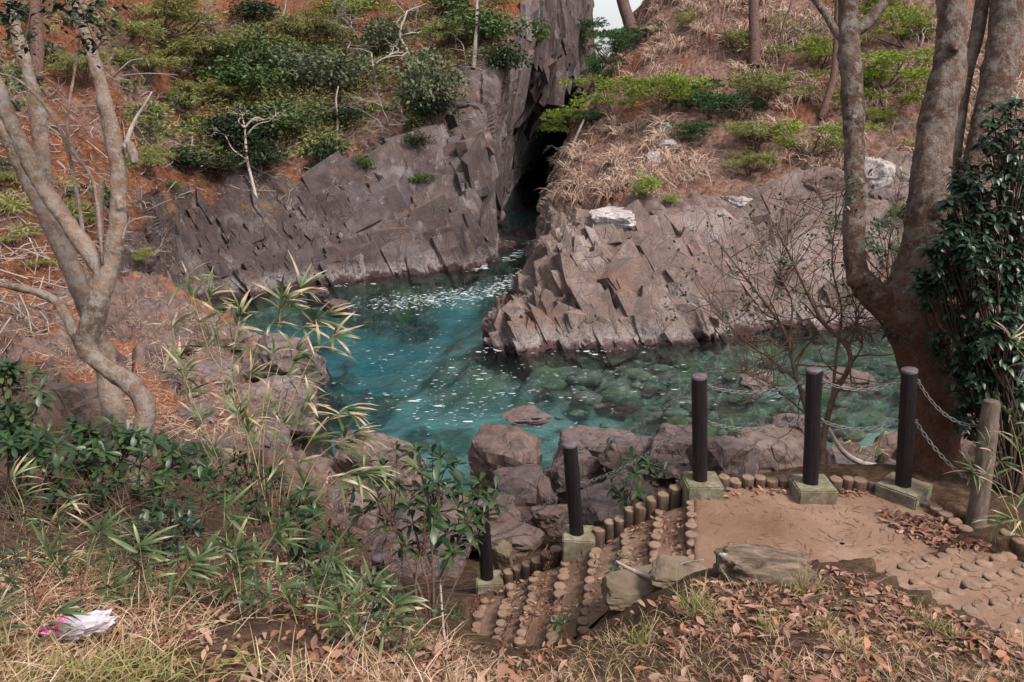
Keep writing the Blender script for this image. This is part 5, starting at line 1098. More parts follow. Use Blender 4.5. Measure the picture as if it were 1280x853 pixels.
# dry seed heads
def seed_head(px0, py0, px1, py1, d, lab, fat=.036):
    a, b = at(px0, py0, d), at(px1, py1, d); t = thing('dry_weed', lab, 'dry weed', a, 'dry seed-headed weeds')
    C = spline(np.array([a, (a + b) / 2 + rng.normal(size=3) * .02, b]), 14); m = MB().add(*tube(C, np.linspace(.005, .002, 14), 5, False)); m.obj('stalk', MAT['twig'], t)
    n = 260; s = rng.uniform(.45, 1, n); Pp = np.stack([np.interp(s, np.linspace(0, 1, 14), C[:, i]) for i in range(3)], 1)
    taper = np.sin(np.clip((s - .4) / .6, 0, 1) * math.pi * .9 + .25); off = rdir(rng, n) * (fat * taper * rng.random(n) ** .5)[:, None]
    V, F, k = blades(Pp + off, nrm(off + [0, 0, .01]) + rng.normal(size=(n, 3)) * .3, rng.normal(size=(n, 3)), rng.uniform(.008, .02, n), rng.uniform(.005, .011, n), 'quick')
    obj('seed_head', V, F, MAT['seedhead'], t, True, {'tint': np.repeat(rng.random(n), k)})
for a in [(52,800,36,700,3.9,'dark dry seed head left of the plastic bag'),(102,800,100,715,4.1,'tall dark seed head rising behind the plastic bag'),(238,840,238,790,3.6,'short fluffy rust-brown seed head near the bottom left',.05),(345,810,322,705,4.2,'rusty seed head in front of the green bamboo grass',.034),
          (365,800,352,690,4.6,'seed head right of the green bamboo grass'),(540,800,530,640,6.0,'seed head in front of the tall bush, nearer to the post',.04),(492,760,488,640,6.0,'seed head in front of the tall bush, left one',.04),(430,740,436,610,5.6,'thin seed head left of the tall bush'),
          (660,830,705,745,5.4,'red-brown seed head leaning over the lower stair',.03),(655,800,690,690,6.0,'thin bare seed stalk standing before the stair'),(575,790,600,745,5.5,'short rusty weed below the low stair post',.05),(20,860,12,812,3.4,'pale dry seed head at the bottom left corner'),(415,700,412,590,6.2,'seed head at the water side of the bank'),(180,790,172,690,4.4,'reddish dry weed left of the dark dense bush'),(280,800,290,715,4.3,'reddish dry weed in front of the green bamboo, left one'),(450,800,462,700,5.0,'reddish dry weed below the low dark bush'),(385,820,380,745,4.2,'reddish dry weed right of the fluffy seed head'),(620,840,640,770,4.9,'reddish dry weed at the foot of the stair',.03),(75,740,70,650,4.9,'thin reddish weed before the left edge bush')]: seed_head(*a)
# litter: a crumpled plastic bag
def m_bag():
    s = NT('white_plastic_bag_with_magenta_print', .35, .5); x = s.n('ShaderNodeTexCoord').outputs['Object']
    sp = s.n('ShaderNodeSeparateXYZ'); s.l(x, sp.inputs[0]); n = s.noise(30, 3, .6, 1.0, co=x)
    f = s.math('MULTIPLY', s.ramp(s.math('ADD', sp.outputs[0], .5), [(.45, 1.0), (.5, 0.0)]), s.ramp(n, [(.42, 0.0), (.46, 1.0)]))
    s.color(s.mix(f, (.52, .47, .54), (.55, .05, .24))); return s.m
bp = hit(96, 800)[0]; N_, F_ = ICO[4]; h, _ = blocks(N_ * 2.2, 5, 1.6); h2, _ = blocks(N_ * 5, 8, 1.2)
V = N_ * (1 + .22 * h + .10 * h2)[:, None] * np.array([.18, .08, .055]); V = V + np.c_[np.zeros((len(V), 2)), .22 * V[:, 0]]
MAT['bag'] = m_bag(); tag(obj('plastic_bag', V + bp + [0, 0, .07], F_, MAT['bag'], None, False, base=bp + [0, 0, .07]), 'crumpled white plastic bag with pink print lying in dry grass', 'plastic bag')
# old stump, dead branch and a dry stalk at the knoll's rim
def m_stump():
    s = NT('old_grey_stump_wood', .95, .15); n = s.noise(5, 6, .7, .8, stretch=(1, 3, 3)); c = s.ramp(n, [(.3, (.06, .043, .034)), (.5, (.17, .122, .092)), (.7, (.29, .225, .175))])
    c = s.mix(s.math('MULTIPLY', s.ramp(s.noise(7, 4), [(.64, 0.0), (.68, 1.0)]), .8), c, (.55, .53, .55)); s.color(c); s.bump(n, .9, .05); return s.m
MAT['stump'] = m_stump()
T = thing('old_stump', 'low weathered grey stump with a hollow at the knoll rim above the landing', 'stump', hit(955, 722)[0])
N_, F_ = ICO[5]; c = hit(955, 718)[0]; V = N_ * (1 + .14 * fbm(N_ * np.array([.6, 2, 2]), 2.4, 5, 31) + .1 * np.abs(fbm(N_, 1.6, 3, 33)))[:, None]
V[:, 2] = np.where(V[:, 2] > .45, .45 + (V[:, 2] - .45) * .35, V[:, 2]); dz = np.hypot(V[:, 0] + .45, V[:, 1] + .4); V[:, 2] -= .55 * np.exp(-(dz / .22) ** 2) * (V[:, 2] > 0)
V = V * np.array([.31, .2, .2]); V[:, 2] -= .15 * V[:, 0]
obj('wood', V + c + [.02, .03, .0], F_, MAT['stump'], T)
for rows in ([(930,735,5.2,.05),(900,728,5.25,.04),(860,738,5.3,.02)],):
    V, F = stem(rows, 12, 9); obj('root', V, F, MAT['stump'], T)
T = thing('dead_branch', 'grey dead branch lying across the flat stones at the stair head', 'branch', at(800, 715, 6.1)); V, F = stem([(770,702,6.3,.012),(788,712,6.2,.017),(810,721,6.08,.016),(828,724,5.98,.018),(850,733,5.85,.014)], 16, 9); obj('stick', V, F, MAT['deadwood'], T)
V, F = stem([(828,724,5.95,.012),(850,706,5.9,.008),(880,700,5.8,.004)], 8, 6); obj('side_twig', V, F, MAT['deadwood'], T)
for rows, lab in (([(1080,712,5.35,.006),(1120,745,5.0,.006),(1200,790,4.6,.005),(1260,822,4.35,.003)], 'long pale dry stalk lying along the rim above the right-hand stair'), ([(1035,535,8.6,.02),(1050,560,8.6,.026),(1068,575,8.6,.03),(1092,582,8.6,.028),(1120,584,8.5,.02)], 'pale fallen branch on the rocks behind the middle post'), ([(560,744,8.2,.01),(556,800,6,.01),(548,690,7.5,.009)], 'thin dry stem standing in the tall bush')):
    V, F = stem(rows, 20, 6); tag(obj('dry_stick', V, F, MAT['deadwood'], base=at(*rows[0][:3])), lab, 'stick')
# small stuff on the landing: twigs and chips
m = MB()
for poly, n in (((870,620),(1110,620),(1180,665),(1080,715),(990,690),(880,690)), 160), (((1100,640),(1220,680),(1290,690),(1290,780),(1150,760),(1090,720)), 120), (((600,740),(860,640),(860,700),(780,760),(640,790)), 120):
    p, q = scatter(list(poly), n, rng)
    for x in p:
        x[2] += .004
        dv = rdir(rng, 1, -.05, .05)[0]; l = rng.uniform(.02, .11); m.add(*tube(np.array([x, x + dv * l * .5 + rng.normal(size=3) * .004, x + dv * l]), .0018, 3, False), rng.random())
stuff(m.obj('twig_litter', MAT['twig']), 'tiny twigs and chips scattered on the landing and stairs', 'twigs')

# ================================================================== vegetation on the two slopes
rng = np.random.default_rng(77)
MAT.update(shrub=m_leaf('slope_shrub_leaf', [(.028, .052, .018), (.06, .10, .03), (.10, .15, .045), (.045, .078, .025)], .55, .3, .1),
           darkshrub=m_leaf('dark_slope_shrub_leaf', [(.010, .02, .012), (.02, .036, .018), (.032, .052, .022)], .5, .3, .08),
           oak=m_leaf('grey_green_slope_leaf', [(.045, .06, .035), (.08, .10, .05), (.12, .135, .075)], .55, .3, .12),
           pine=m_leaf('bright_pine_needles', [(.10, .14, .02), (.19, .25, .035), (.31, .36, .06), (.13, .185, .03)], .6, .25, .15),
           deeppine=m_leaf('deep_green_pine_needles', [(.015, .045, .016), (.028, .075, .024), (.05, .11, .034)], .6, .25, .12),
           olive=m_leaf('olive_feathery_needles', [(.12, .125, .04), (.21, .21, .07), (.30, .29, .11), (.16, .17, .055)], .65, .2, .15),
           lime=m_leaf('yellow_green_leaf', [(.14, .18, .03), (.22, .26, .05), (.28, .31, .08)], .55, .25, .2),
           pampas=m_ramp_leaf('dry_pampas_blade', [(.0, (.085, .042, .034)), (.3, (.22, .125, .095)), (.6, (.40, .265, .205)), (.85, (.58, .43, .355)), (1, (.20, .18, .08))]))
def crown_mesh(kind, mat, seed):
    r = np.random.default_rng(seed); P, Dv, N, L, Wd = [], [], [], [], []
    if kind == 'broad':                         # clumps of leaves through an uneven volume
        for _ in range(30):
            c = rdir(r, 1, -.5, 1)[0] * r.uniform(.15, .85); c[2] *= .75; s = r.uniform(.16, .36); n = int(70 * s / .25)
            v = rdir(r, n, -.6, 1) * (r.uniform(.3, 1, n) ** .4)[:, None] * s
            P.append(c + v); Dv.append(v + r.normal(size=(n, 3)) * .12); N.append(rdir(r, n, .2, 1)); L.append(r.uniform(.06, .125, n)); Wd.append(L[-1] * .62)
    elif kind == 'pine':                        # flattish pads of needle tufts
        for _ in range(16):
            c = np.array([*(r.normal(size=2) * .5), r.uniform(-.4, .55)]); s = r.uniform(.2, .42); k = 34
            v = rdir(r, k, -.25, 1) * (r.uniform(.2, 1, k) ** .5)[:, None] * np.array([s, s, s * .7]); q = np.repeat(c + v, 9, 0); n = len(q)
            P.append(q); Dv.append(np.repeat(v / s * .9 + [0, 0, .35], 9, 0) + r.normal(size=(n, 3)) * .55); N.append(rdir(r, n)); L.append(r.uniform(.07, .15, n)); Wd.append(np.full(n, .021))
    elif kind == 'spray':                       # loose, see-through feathery branches
        for _ in range(26):
            a = rdir(r, 1, -.2, .6)[0]; st = a * r.uniform(.05, .35); n = 55; t = r.random(n)[:, None]
            q = st + a * t * r.uniform(.4, .8) + r.normal(size=(n, 3)) * .055; q = np.repeat(q, 4, 0); n = len(q)
            P.append(q); Dv.append(a * .6 + r.normal(size=(n, 3)) * .6); N.append(rdir(r, n)); L.append(r.uniform(.06, .13, n)); Wd.append(np.full(n, .016))
    P, Dv, N, L, Wd = map(np.concatenate, (P, Dv, N, L, Wd)); V, F, k = blades(P, Dv, N, L, Wd, 'quick', .15)
    cl = np.clip(.5 + .35 * fbm(P, 2.2, 2, seed) + .22 * r.normal(size=len(P)), 0, .74)
    return mesh('crown', V, F, MAT[mat], False, {'tint': np.repeat(cl, k)})
def frame_mesh(seed, grey, depth=3):
    r = np.random.default_rng(seed); m = MB()
    for _ in range(4): twigs(m, np.array([0, 0, -.75]), nrm(r.normal(size=3) * .5 + [0, 0, 1]), .75, .03, r, depth, .55, .15, (2, 4), 4, .66, .16)
    return m.mesh('branches', MAT['greytwig' if grey else 'twig'])
def bare_mesh(seed, hang=False):
    r = np.random.default_rng(seed); m = MB()
    twigs(m, np.zeros(3), np.array([.1, 0, 1.]), .5, .026, r, 5, .62, -.15 if hang else .12, (2, 4), 5, .74, .2); return m.mesh('branches', MAT['greytwig'])
CR = {}
for k, (kind, mat, n) in {'shrub': ('broad', 'shrub', 3), 'darkshrub': ('broad', 'darkshrub', 2), 'oak': ('broad', 'oak', 2), 'lime': ('broad', 'lime', 1), 'pine': ('pine', 'pine', 3), 'deeppine': ('pine', 'deeppine', 2), 'olive': ('spray', 'olive', 3)}.items():
    CR[k] = [crown_mesh(kind, mat, 400 + 13 * i + len(k)) for i in range(n)]
FR = [frame_mesh(500 + i, False, 2) for i in range(2)]; BR = [bare_mesh(520 + i, i % 2 == 1) for i in range(5)]
def slope_plant(name, label, cat, px, py, rpx, kind, group, flat=1.0, lift=.55, big=1.5):
    p, n = hit(px, py + rpx * .5 * flat); d = (p - [0, 0, CAMZ]).dot([0, CP, -SP]); s = rpx * d / FPX * big
    t = thing(name, label, cat, p, group); c = p + np.array([0, -s * .25, s * lift * flat])
    Rm = Matrix.Translation(c.tolist()) @ Matrix.Rotation(rng.uniform(0, 6.28), 4, 'Z') @ Matrix.Diagonal((s * 1.1, s * 1.1, s * flat * 1.1, 1))
    inst('crown', CR[kind][rng.integers(len(CR[kind]))], Rm, t)
    inst('branches', FR[rng.integers(2)], Rm, t); return t
GL, GR = 'shrubs on the left slope', 'shrubs and pines on the right slope'
for a in [ # name, label, cat, px, py, radius, kind, flat
 ('shrub','green rounded shrub on the left slope, uppermost of the middle group','shrub',338,88,36,'shrub',.75),('shrub','green shrub left of the upright trunk on the left slope','shrub',308,110,34,'shrub',.7),
 ('shrub','green tree-like shrub with an upright trunk on the left slope','shrub',372,100,30,'oak',.8),('shrub','dark shrub behind the white dead tree','shrub',300,172,36,'darkshrub',.75),('shrub','green shrub right of the white dead tree','shrub',362,160,36,'shrub',.6),
 ('shrub','dark low shrub at the foot of the white dead tree','shrub',325,200,28,'darkshrub',.7),('shrub','dark low shrub at the cliff edge, left of the white dead tree','shrub',236,205,26,'darkshrub',.6),('shrub','dark shrub at the cliff edge between two dead trees','shrub',280,208,22,'darkshrub',.6),
 ('shrub','small dark shrub on bare litter right of the white dead tree','shrub',408,196,14,'darkshrub',1.2),('shrub','smallest dark shrub beside the small shrub on bare litter','shrub',392,212,9,'darkshrub',.8),('shrub','grey-green leafy tree with a thin pale trunk on the left slope','shrub',424,104,30,'oak',.9),
 ('shrub','dark shrub under the pale-trunked grey-green tree','shrub',430,150,24,'darkshrub',.6),('shrub','bright yellow-green small bush on the left slope','shrub',216,122,14,'lime',.6),('shrub','lower bright yellow-green bush near the dead branches','shrub',194,138,12,'lime',.6),('shrub','yellow-green tuft above the dead branchy tree','shrub',244,154,8,'lime',.7),
 ('shrub','large dark grey-green shrub on the slope above the pale slab','shrub',535,122,32,'oak',1.1),('shrub','dark shrub under the large grey-green shrub','shrub',546,140,22,'darkshrub',.9),('shrub','small dark round shrub above the slab cracks','shrub',520,183,15,'darkshrub',.9),('shrub','small shrub at the cliff top near the slab','shrub',450,207,11,'shrub',.9),
 ('shrub','low shrub on a rock ledge of the left cliff','shrub',523,226,13,'shrub',.6),('shrub','green shrub on the crest above the pale slab','shrub',610,46,34,'shrub',.8),('shrub','dark green shrub overhanging the pale slab','shrub',632,84,22,'darkshrub',1.0),('shrub','green shrub on the rock ribs of the cleft','shrub',664,52,20,'shrub',.9),
 ('shrub','tan-green bamboo thicket on the crest, left of the cleft','shrub',566,50,24,'olive',1.0),('shrub','green shrub at the very top of the left slope','shrub',560,12,24,'shrub',.7),('shrub','dark shrub at the top above the white twigs','shrub',322,22,22,'darkshrub',.8),('shrub','dark shrub behind the hanging grey twigs','shrub',478,60,26,'oak',.9),
 ('shrub','dark green shrub low at the left of the cliff','shrub',218,235,10,'shrub',.6),
 ('pine_bough','olive feathery pine bough at the top left, uppermost','pine',200,28,52,'olive',.5),('pine_bough','broad olive feathery pine bough across the left slope','pine',235,72,58,'olive',.45),('pine_bough','olive feathery bough reaching right toward the green shrubs','pine',290,62,46,'olive',.45),
 ('pine_bough','olive feathery bough left of the yellow-green bush','pine',180,88,40,'olive',.6),('pine_bough','feathery bough hanging above the dead branchy tree','pine',262,118,30,'olive',.5),('pine_bough','bright pine bough at the top of the left slope','pine',432,18,30,'pine',.5),('pine_bough','olive pine bough at the upper middle of the left slope','pine',395,40,34,'olive',.5),
 ('pine_bough','olive fern-like tuft beside the left tree stem','pine',182,205,26,'olive',.8),('pine_bough','light olive tuft on the rocks right of the left tree','pine',172,320,18,'olive',.5),('pine_bough','olive bough at the far left edge between tree stems','pine',12,225,22,'olive',.6),('pine_bough','olive tuft low between the left stems','pine',85,262,20,'olive',.6),
 ('pine_bough','olive bough behind the top of the left tree','pine',165,45,34,'olive',.7),('pine_bough','olive tuft on the red slope under the side branch','pine',50,330,14,'olive',.5),('pine_bough','low olive tuft at the left edge of the red slope','pine',14,300,14,'olive',.5),('pine_bough','feathery bough between the left tree and the slope','pine',110,90,30,'olive',.8)]:
    slope_plant(*a[:7], GL, a[7])
for a in [
 ('pine_shrub','bright green flat pine pad at the left of the right slope','pine',770,126,36,'pine',.42),('pine_shrub','yellow-green pine pad reaching right over the white rocks','pine',830,122,34,'pine',.4),('pine_shrub','round bright pine clinging above the cleft','pine',712,158,26,'pine',.7),('pine_shrub','deep green pine clump behind the round bright pine','pine',736,150,18,'deeppine',.6),
 ('pine_shrub','dark green bushy pine in the middle of the right slope','pine',886,134,34,'deeppine',.75),('pine_shrub','yellow-green pad in front of the dark bushy pine','pine',864,118,28,'pine',.4),('pine_shrub','dark pine skirt under the dark bushy pine','pine',868,170,24,'deeppine',.7),('pine_shrub','olive drooping pine right of the small white stone','pine',948,118,38,'olive',.9),
 ('pine_shrub','olive bush below the drooping pine','pine',940,172,36,'olive',.7),('pine_shrub','bright green mound of needles left of the thin tree stem','pine',1004,178,34,'pine',.5),('pine_shrub','olive bush at the cliff top behind the sprigs','pine',936,205,28,'olive',.6),('pine_shrub','bright pine pad right of the thin stem, lower one','pine',1108,120,42,'pine',.5),
 ('pine_shrub','bright pine pad left of the thin stem','pine',1024,70,34,'pine',.5),('pine_shrub','bright pine pad right of the thin stem, middle one','pine',1100,92,36,'pine',.45),('pine_shrub','pine pad at the top right of the thin stem','pine',1126,40,38,'pine',.6),('pine_shrub','bright pine tip at the top behind the thin stem','pine',1095,12,30,'pine',.6),
 ('pine_shrub','small pine low behind the thin stem','pine',1096,148,16,'pine',.7),('pine_shrub','yellow-green small bush beside the white streaked rock','bush',806,236,16,'lime',1.0),('pine_shrub','small green bush on the slope above the headland','bush',838,250,10,'lime',.6),('pine_shrub','green grass-like bush among the pampas, top left','bush',856,30,14,'olive',1.0),
 ('pine_shrub','olive bush among the pampas by the trunk','bush',920,52,20,'olive',.8),('pine_shrub','dark pine branch left of the trunk at the skyline','pine',728,45,26,'deeppine',.5),('pine_shrub','dark pine foliage around the skyline trunk','pine',760,62,30,'deeppine',.7),('pine_shrub','dark pine foliage right of the skyline trunk','pine',798,44,20,'deeppine',.4),('pine_shrub','dark pine foliage below the skyline trunk','pine',752,92,22,'deeppine',.9),
 ('pine_shrub','low green bush between the big tree stems','bush',1130,270,20,'shrub',.8)]:
    slope_plant(*a[:7], GR, max(a[7], .62), big=1.32)
# bare and dead trees
def bare(label, px, py, hpx, k, lean=0.0, mat=None, group='bare trees on the left slope'):
    p, n = hit(px, py); d = (p - [0, 0, CAMZ]).dot([0, CP, -SP]); s = hpx * d / FPX * .85
    t = thing('bare_tree', label, 'tree', p, group)
    M = Matrix.Translation((p - [0, 0, .1]).tolist()) @ Matrix.Rotation(lean, 4, 'Y') @ Matrix.Rotation(rng.uniform(0, 6.28), 4, 'Z') @ Matrix.Diagonal((s * 1.3, s * 1.3, s, 1)); inst('branches', BR[k], M, t)
for a in [('grey leafless thicket at the top of the left slope, left one',362,50,70,0),('grey leafless thicket at the top of the left slope, right one',392,52,64,2),('grey bare tree with hanging twigs left of the large grey-green shrub',470,120,110,1),('grey bare tree with hanging twigs above the large grey-green shrub',522,90,110,3),('grey leafless tree beside the bright pine bough',452,66,80,4),
          ('pale bare shrub near the top middle',495,40,60,0),('pale bare stems on red litter above the cliff',478,170,60,2),('dead branchy tree with a pale stem left of the dark shrubs',238,208,76,1,-.5),('dead grey twigs right of the left tree',205,150,50,3),('small bare bush on the cliff top by the dark shrub',440,190,34,4),
          ('bare twiggy bush at the left slope top',250,60,50,2),('bare grey shrub above the slab',585,80,44,3),('dry twigs between the left tree and the shore rock',190,330,40,0),('dry bush low right of the left tree',175,260,44,4)]: bare(*a)
for a in [('bare twiggy bush by the trunk on the right slope',976,60,60,2),('bare twigs at the edge of the cleft',712,210,46,1),('dead twigs on the right headland top',880,220,40,3),('bare grey bush behind the big tree stems',1150,60,60,0),('dead pale twig on the pampas slope',822,110,44,4),('dead twigs below the pine pads at the right',1118,170,40,1)]: bare(*a, group='bare trees on the right slope')
def far_stem(rows, n=18, sides=8):
    """rows (px,py,radius px) standing on the terrain at the first pixel"""
    p, _ = hit(rows[0][0], rows[0][1]); d = (p - [0, 0, CAMZ]).dot([0, CP, -SP]); return p, stem([(x, y, d - .1, r * d / FPX) for x, y, r in rows], n, sides), d
p, (V, F), d = far_stem([(321,252,2.4),(314,222,2.0),(309,200,1.8),(307,178,1.7),(306,160,1.3),(302,145,.8)])
T = thing('dead_tree', 'white dead tree with curling bare branches at the left cliff edge', 'tree', p); obj('trunk', V, F, MAT['deadwood'], T); m = MB()
for rows in ([(309,200,1.2),(300,194,1.1),(290,186,.9),(284,174,.7),(280,168,.5)], [(307,172,1.1),(316,160,1.0),(326,154,.8),(336,152,.6),(342,146,.4)], [(309,200,1.4),(298,206,1.3),(284,202,.8),(272,198,.5)], [(306,160,1.3),(318,148,1.1),(330,150,.8)], [(306,160,1.2),(298,152,1.0),(304,144,.7)]):
    C = [(x, y, d - .15, r * d / FPX) for x, y, r in rows]; m.add(*stem(C, 12, 5)); q = at(*C[-1][:3])
    for _ in range(3): twigs(m, q, rdir(rng, 1, -.3, .6)[0] * [1, .4, 1], .4, .018, rng, 2, .8, 0, (2, 3), 3)
m.obj('branches', MAT['deadwood'], T)
for rows, lab, mt in (([(943,84,7.5),(943,50,7),(942,10,6.5),(941,-80,6)], 'straight purple-brown pine trunk on the right slope', 'pinebark'), ([(792,50,8.5),(786,26,8),(778,0,7.5),(765,-60,7)], 'leaning pine trunk against the sky above the cleft', 'pinebark'), ([(1026,150,5),(1034,125,5),(1042,95,4.5),(1046,40,4),(1048,-40,4)], 'leaning dark trunk behind the thin stem of the big tree', 'pinebark'),
                      ([(974,72,2.2),(977,45,2),(982,25,1.8),(990,0,1.4),(990,-40,1)], 'thin crooked trunk right of the straight pine trunk', 'pinebark'), ([(421,180,1.6),(422,150,1.4),(420,125,1.2),(423,108,.8)], 'thin pale trunk below the grey-green leafy tree', 'greytwig'), ([(592,85,3),(594,55,2.4),(596,20,2),(596,-30,1.5)], 'slender pale trunk on the crest above the slab', 'greytwig'),
                      ([(45,100,8),(47,60,8),(44,10,7),(42,-60,7)], 'dark trunk far behind the left tree stems', 'pinebark'), ([(700,70,3),(702,30,3),(706,-10,2.5),(708,-60,2.5)], 'thin dark trunk at the top of the cleft', 'pinebark'), ([(282,50,5),(272,40,5),(258,32,4.5)], 'fallen brown log near the top of the left slope', 'pinebark'), ([(713,190,1.3),(720,172,1.6),(730,150,1.2)], 'white dead stem under the round bright pine', 'deadwood'), ([(735,165,1.1),(742,158,1.0),(752,150,.8)], 'short white stick beside the round bright pine', 'deadwood')):
    p, (V, F), d = far_stem(rows); tag(obj('tree_trunk', V, F, MAT[mt], base=p), lab, 'trunk')
# dry pampas over the right slope, straw and sticks over the left
def field(poly, ntuft, nb, spread, L, wd, tint, name, label, mat, keepn=None, up=.9, seed=0, lean=(.2, 1.1), droop=(.5, 1.4)):
    P, N = scatter(poly, ntuft, rng)
    if keepn is not None: P = P[keepn(P)]
    C = np.repeat(P, nb, 0); C = C + rng.normal(size=C.shape) * np.array([spread, spread, spread * .3]); t = np.repeat(rng.normal(size=len(P)) * .16, nb) + tint + .18 * rng.normal(size=len(C))
    V, F, A = grass_mesh(C, rng, L, wd, lean, droop, np.clip(t, 0, .9), up)
    stuff(obj(name, V, F, MAT[mat], None, True, {'tint': A}), label, 'grass')
PR = [(700,215),(725,170),(760,80),(800,25),(830,-20),(1290,-20),(1290,190),(1180,200),(1000,215),(880,225),(760,250),(700,262)]
field(PR, 620, 46, .12, (.8, 1.8), (.034, .06), .68, 'pampas_grass', 'dry arching pampas grass covering the right slope', 'pampas', lambda P: fbm(P, .45, 3, 8) > -.12)
field(PR, 800, 10, .22, (.15, .5), (.014, .026), .2, 'dead_undergrowth', 'brown dead undergrowth on the right slope', 'pampas')
PL = [(-240,60),(150,60),(600,-20),(640,60),(560,130),(500,230),(420,235),(340,240),(200,250),(150,300),(60,420),(-240,460)]
field(PL, 1700, 11, .24, (.12, .6), (.012, .022), .24, 'dead_undergrowth', 'brown dead undergrowth on the left slope', 'pampas', None, .5, 0, (.4, 1.4))
field([(150,300),(200,280),(330,420),(380,520),(250,560),(160,500)], 160, 12, .12, (.15, .5), (.008, .014), .6, 'dead_undergrowth', 'thin pale dead grass on the rocky left shore', 'pampas')
field([(690,200),(800,100),(860,170),(840,250),(740,255)], 160, 22, .1, (.3, .8), (.010, .018), .6, 'pampas_grass', 'pale drooping grass along the edge of the cleft', 'pampas')
m = MB(); P, N = scatter(PL, 1500, rng)
for p, n in zip(P, N):
    dv = rdir(rng, 1, -.2, .35)[0]; dv = nrm(dv - n * dv.dot(n) * .9); l = rng.uniform(.25, 1.3); m.add(*tube(np.array([p + n * .03, p + dv * l * .5 + n * .08 + rng.normal(size=3) * .06, p + dv * l + n * .04]), rng.uniform(.008, .022), 3, False))
stuff(m.obj('fallen_sticks', MAT['greytwig']), 'grey fallen sticks lying on the litter of the left slope', 'sticks')
m = MB(); P, N = scatter(PR, 300, rng)
for p, n in zip(P, N):
    dv = rdir(rng, 1, -.2, .35)[0]; dv = nrm(dv - n * dv.dot(n) * .9); l = rng.uniform(.25, 1.0); m.add(*tube(np.array([p + n * .03, p + dv * l * .5 + n * .08 + rng.normal(size=3) * .06, p + dv * l + n * .04]), rng.uniform(.008, .018), 3, False))
stuff(m.obj('fallen_sticks', MAT['greytwig']), 'grey fallen sticks lying among the pampas of the right slope', 'sticks')
# unsorted thicket between the named shrubs
def thicket(poly, n, label, seed, mats):
    P, N = scatter(poly, n, rng, lambda p: vnoise(p[None] * .35, seed)[0] > -.25)
    for mt, fr, nb, s0, lw in mats:
        sel = rng.random(len(P)) < fr; q = P[sel]; Nq = N[sel]; s = rng.uniform(.6, 1.4, len(q)) * s0; k = nb; c = np.repeat(q + Nq * (s * .55)[:, None], k, 0); sc = np.repeat(s, k)[:, None]
        off = rdir(rng, len(c), -.1, 1) * (rng.uniform(.15, 1, len(c)) ** .5)[:, None] * sc * np.array([1.3, 1.3, .8]); m_ = len(c)
        L = rng.uniform(.1, .24, m_); V, F, kk = blades(c + off, off + rng.normal(size=(m_, 3)) * .25, rdir(rng, m_, .0, 1), L, L * lw, 'quick', .15)
        stuff(obj('undergrowth', V, F, MAT[mt], None, False, {'tint': np.repeat(np.clip(np.repeat(rng.uniform(.1, .6, len(q)), k) + .12 * rng.normal(size=m_), 0, .74), kk)}), label.format(mt), 'undergrowth')
    m = MB()
    for p in P[::3]:
        for _ in range(2): twigs(m, p, nrm(rng.normal(size=3) * .6 + [0, -.2, .7]), rng.uniform(.3, .6), .012, rng, 2, .6, .0, (2, 4), 3)
    stuff(m.obj('brushwood', MAT['greytwig']), label.format('bare grey brushwood'), 'brushwood')
thicket([(140,60),(200,-10),(640,-10),(640,70),(560,110),(540,170),(440,190),(330,215),(220,215),(160,180)], 420, 'undergrowth of the left slope: {}', 5, [('olive', .62, 150, .6, .22), ('shrub', .12, 110, .45, .6), ('oak', .22, 100, .5, .55)])
thicket([(-220,-10),(200,-10),(170,120),(160,260),(60,300),(-220,320)], 190, 'undergrowth behind the left tree: {}', 9, [('olive', .4, 120, .35, .16), ('oak', .25, 70, .3, .5)])
thicket([(860,10),(1290,-10),(1290,150),(1140,190),(960,210),(880,200),(830,120)], 70, 'undergrowth of the right slope: {}', 7, [('olive', .4, 120, .4, .2)])
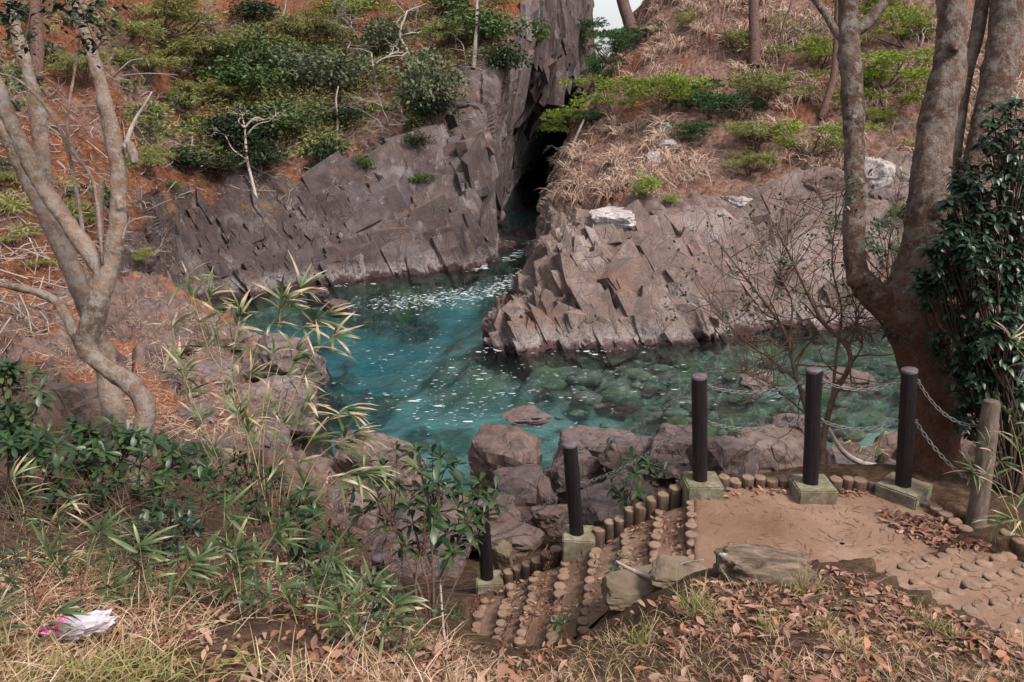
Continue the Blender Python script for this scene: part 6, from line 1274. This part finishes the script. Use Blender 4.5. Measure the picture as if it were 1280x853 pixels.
field([(60,300),(150,290),(230,350),(330,420),(380,520),(250,560),(100,520),(20,480)], 420, 14, .14, (.15, .55), (.006, .011), .62, 'dead_undergrowth', 'pale dry grass and roots over the rocky bank at the left', 'pampas', None, .6, 0, (.4, 1.6))
# white flecks on the water: drifting foam, with ripple sparkle modelled as flecks
fo = NT('sea_foam_and_sparkle', .6, .3); fo.color((.72, .75, .80)); MAT['foam'] = fo.m
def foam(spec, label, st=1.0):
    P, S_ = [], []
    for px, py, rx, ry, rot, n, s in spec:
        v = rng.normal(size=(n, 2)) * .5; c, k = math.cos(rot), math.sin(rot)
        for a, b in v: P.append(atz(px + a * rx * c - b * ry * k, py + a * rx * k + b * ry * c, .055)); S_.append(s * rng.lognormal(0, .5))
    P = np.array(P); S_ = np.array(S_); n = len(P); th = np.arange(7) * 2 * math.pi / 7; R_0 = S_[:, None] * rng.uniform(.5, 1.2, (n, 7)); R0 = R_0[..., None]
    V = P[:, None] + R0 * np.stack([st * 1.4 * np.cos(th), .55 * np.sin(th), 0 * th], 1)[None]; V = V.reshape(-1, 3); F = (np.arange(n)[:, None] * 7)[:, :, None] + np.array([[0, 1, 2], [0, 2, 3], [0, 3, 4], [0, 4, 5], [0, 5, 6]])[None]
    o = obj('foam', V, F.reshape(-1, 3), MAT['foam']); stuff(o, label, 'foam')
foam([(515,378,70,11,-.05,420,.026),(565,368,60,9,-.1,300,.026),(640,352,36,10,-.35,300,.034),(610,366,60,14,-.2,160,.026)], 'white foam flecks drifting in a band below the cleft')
foam([(530,450,130,70,.1,150,.011),(650,480,150,50,.2,140,.016),(560,510,110,40,.1,130,.014),(850,480,200,40,.1,90,.015)], 'scattered foam and sparkle flecks on the turquoise water', 1.9)
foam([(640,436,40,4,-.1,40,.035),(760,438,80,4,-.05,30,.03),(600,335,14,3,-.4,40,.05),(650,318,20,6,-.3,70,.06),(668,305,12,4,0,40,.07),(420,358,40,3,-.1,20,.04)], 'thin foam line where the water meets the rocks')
print('script time', time.time() - T0)
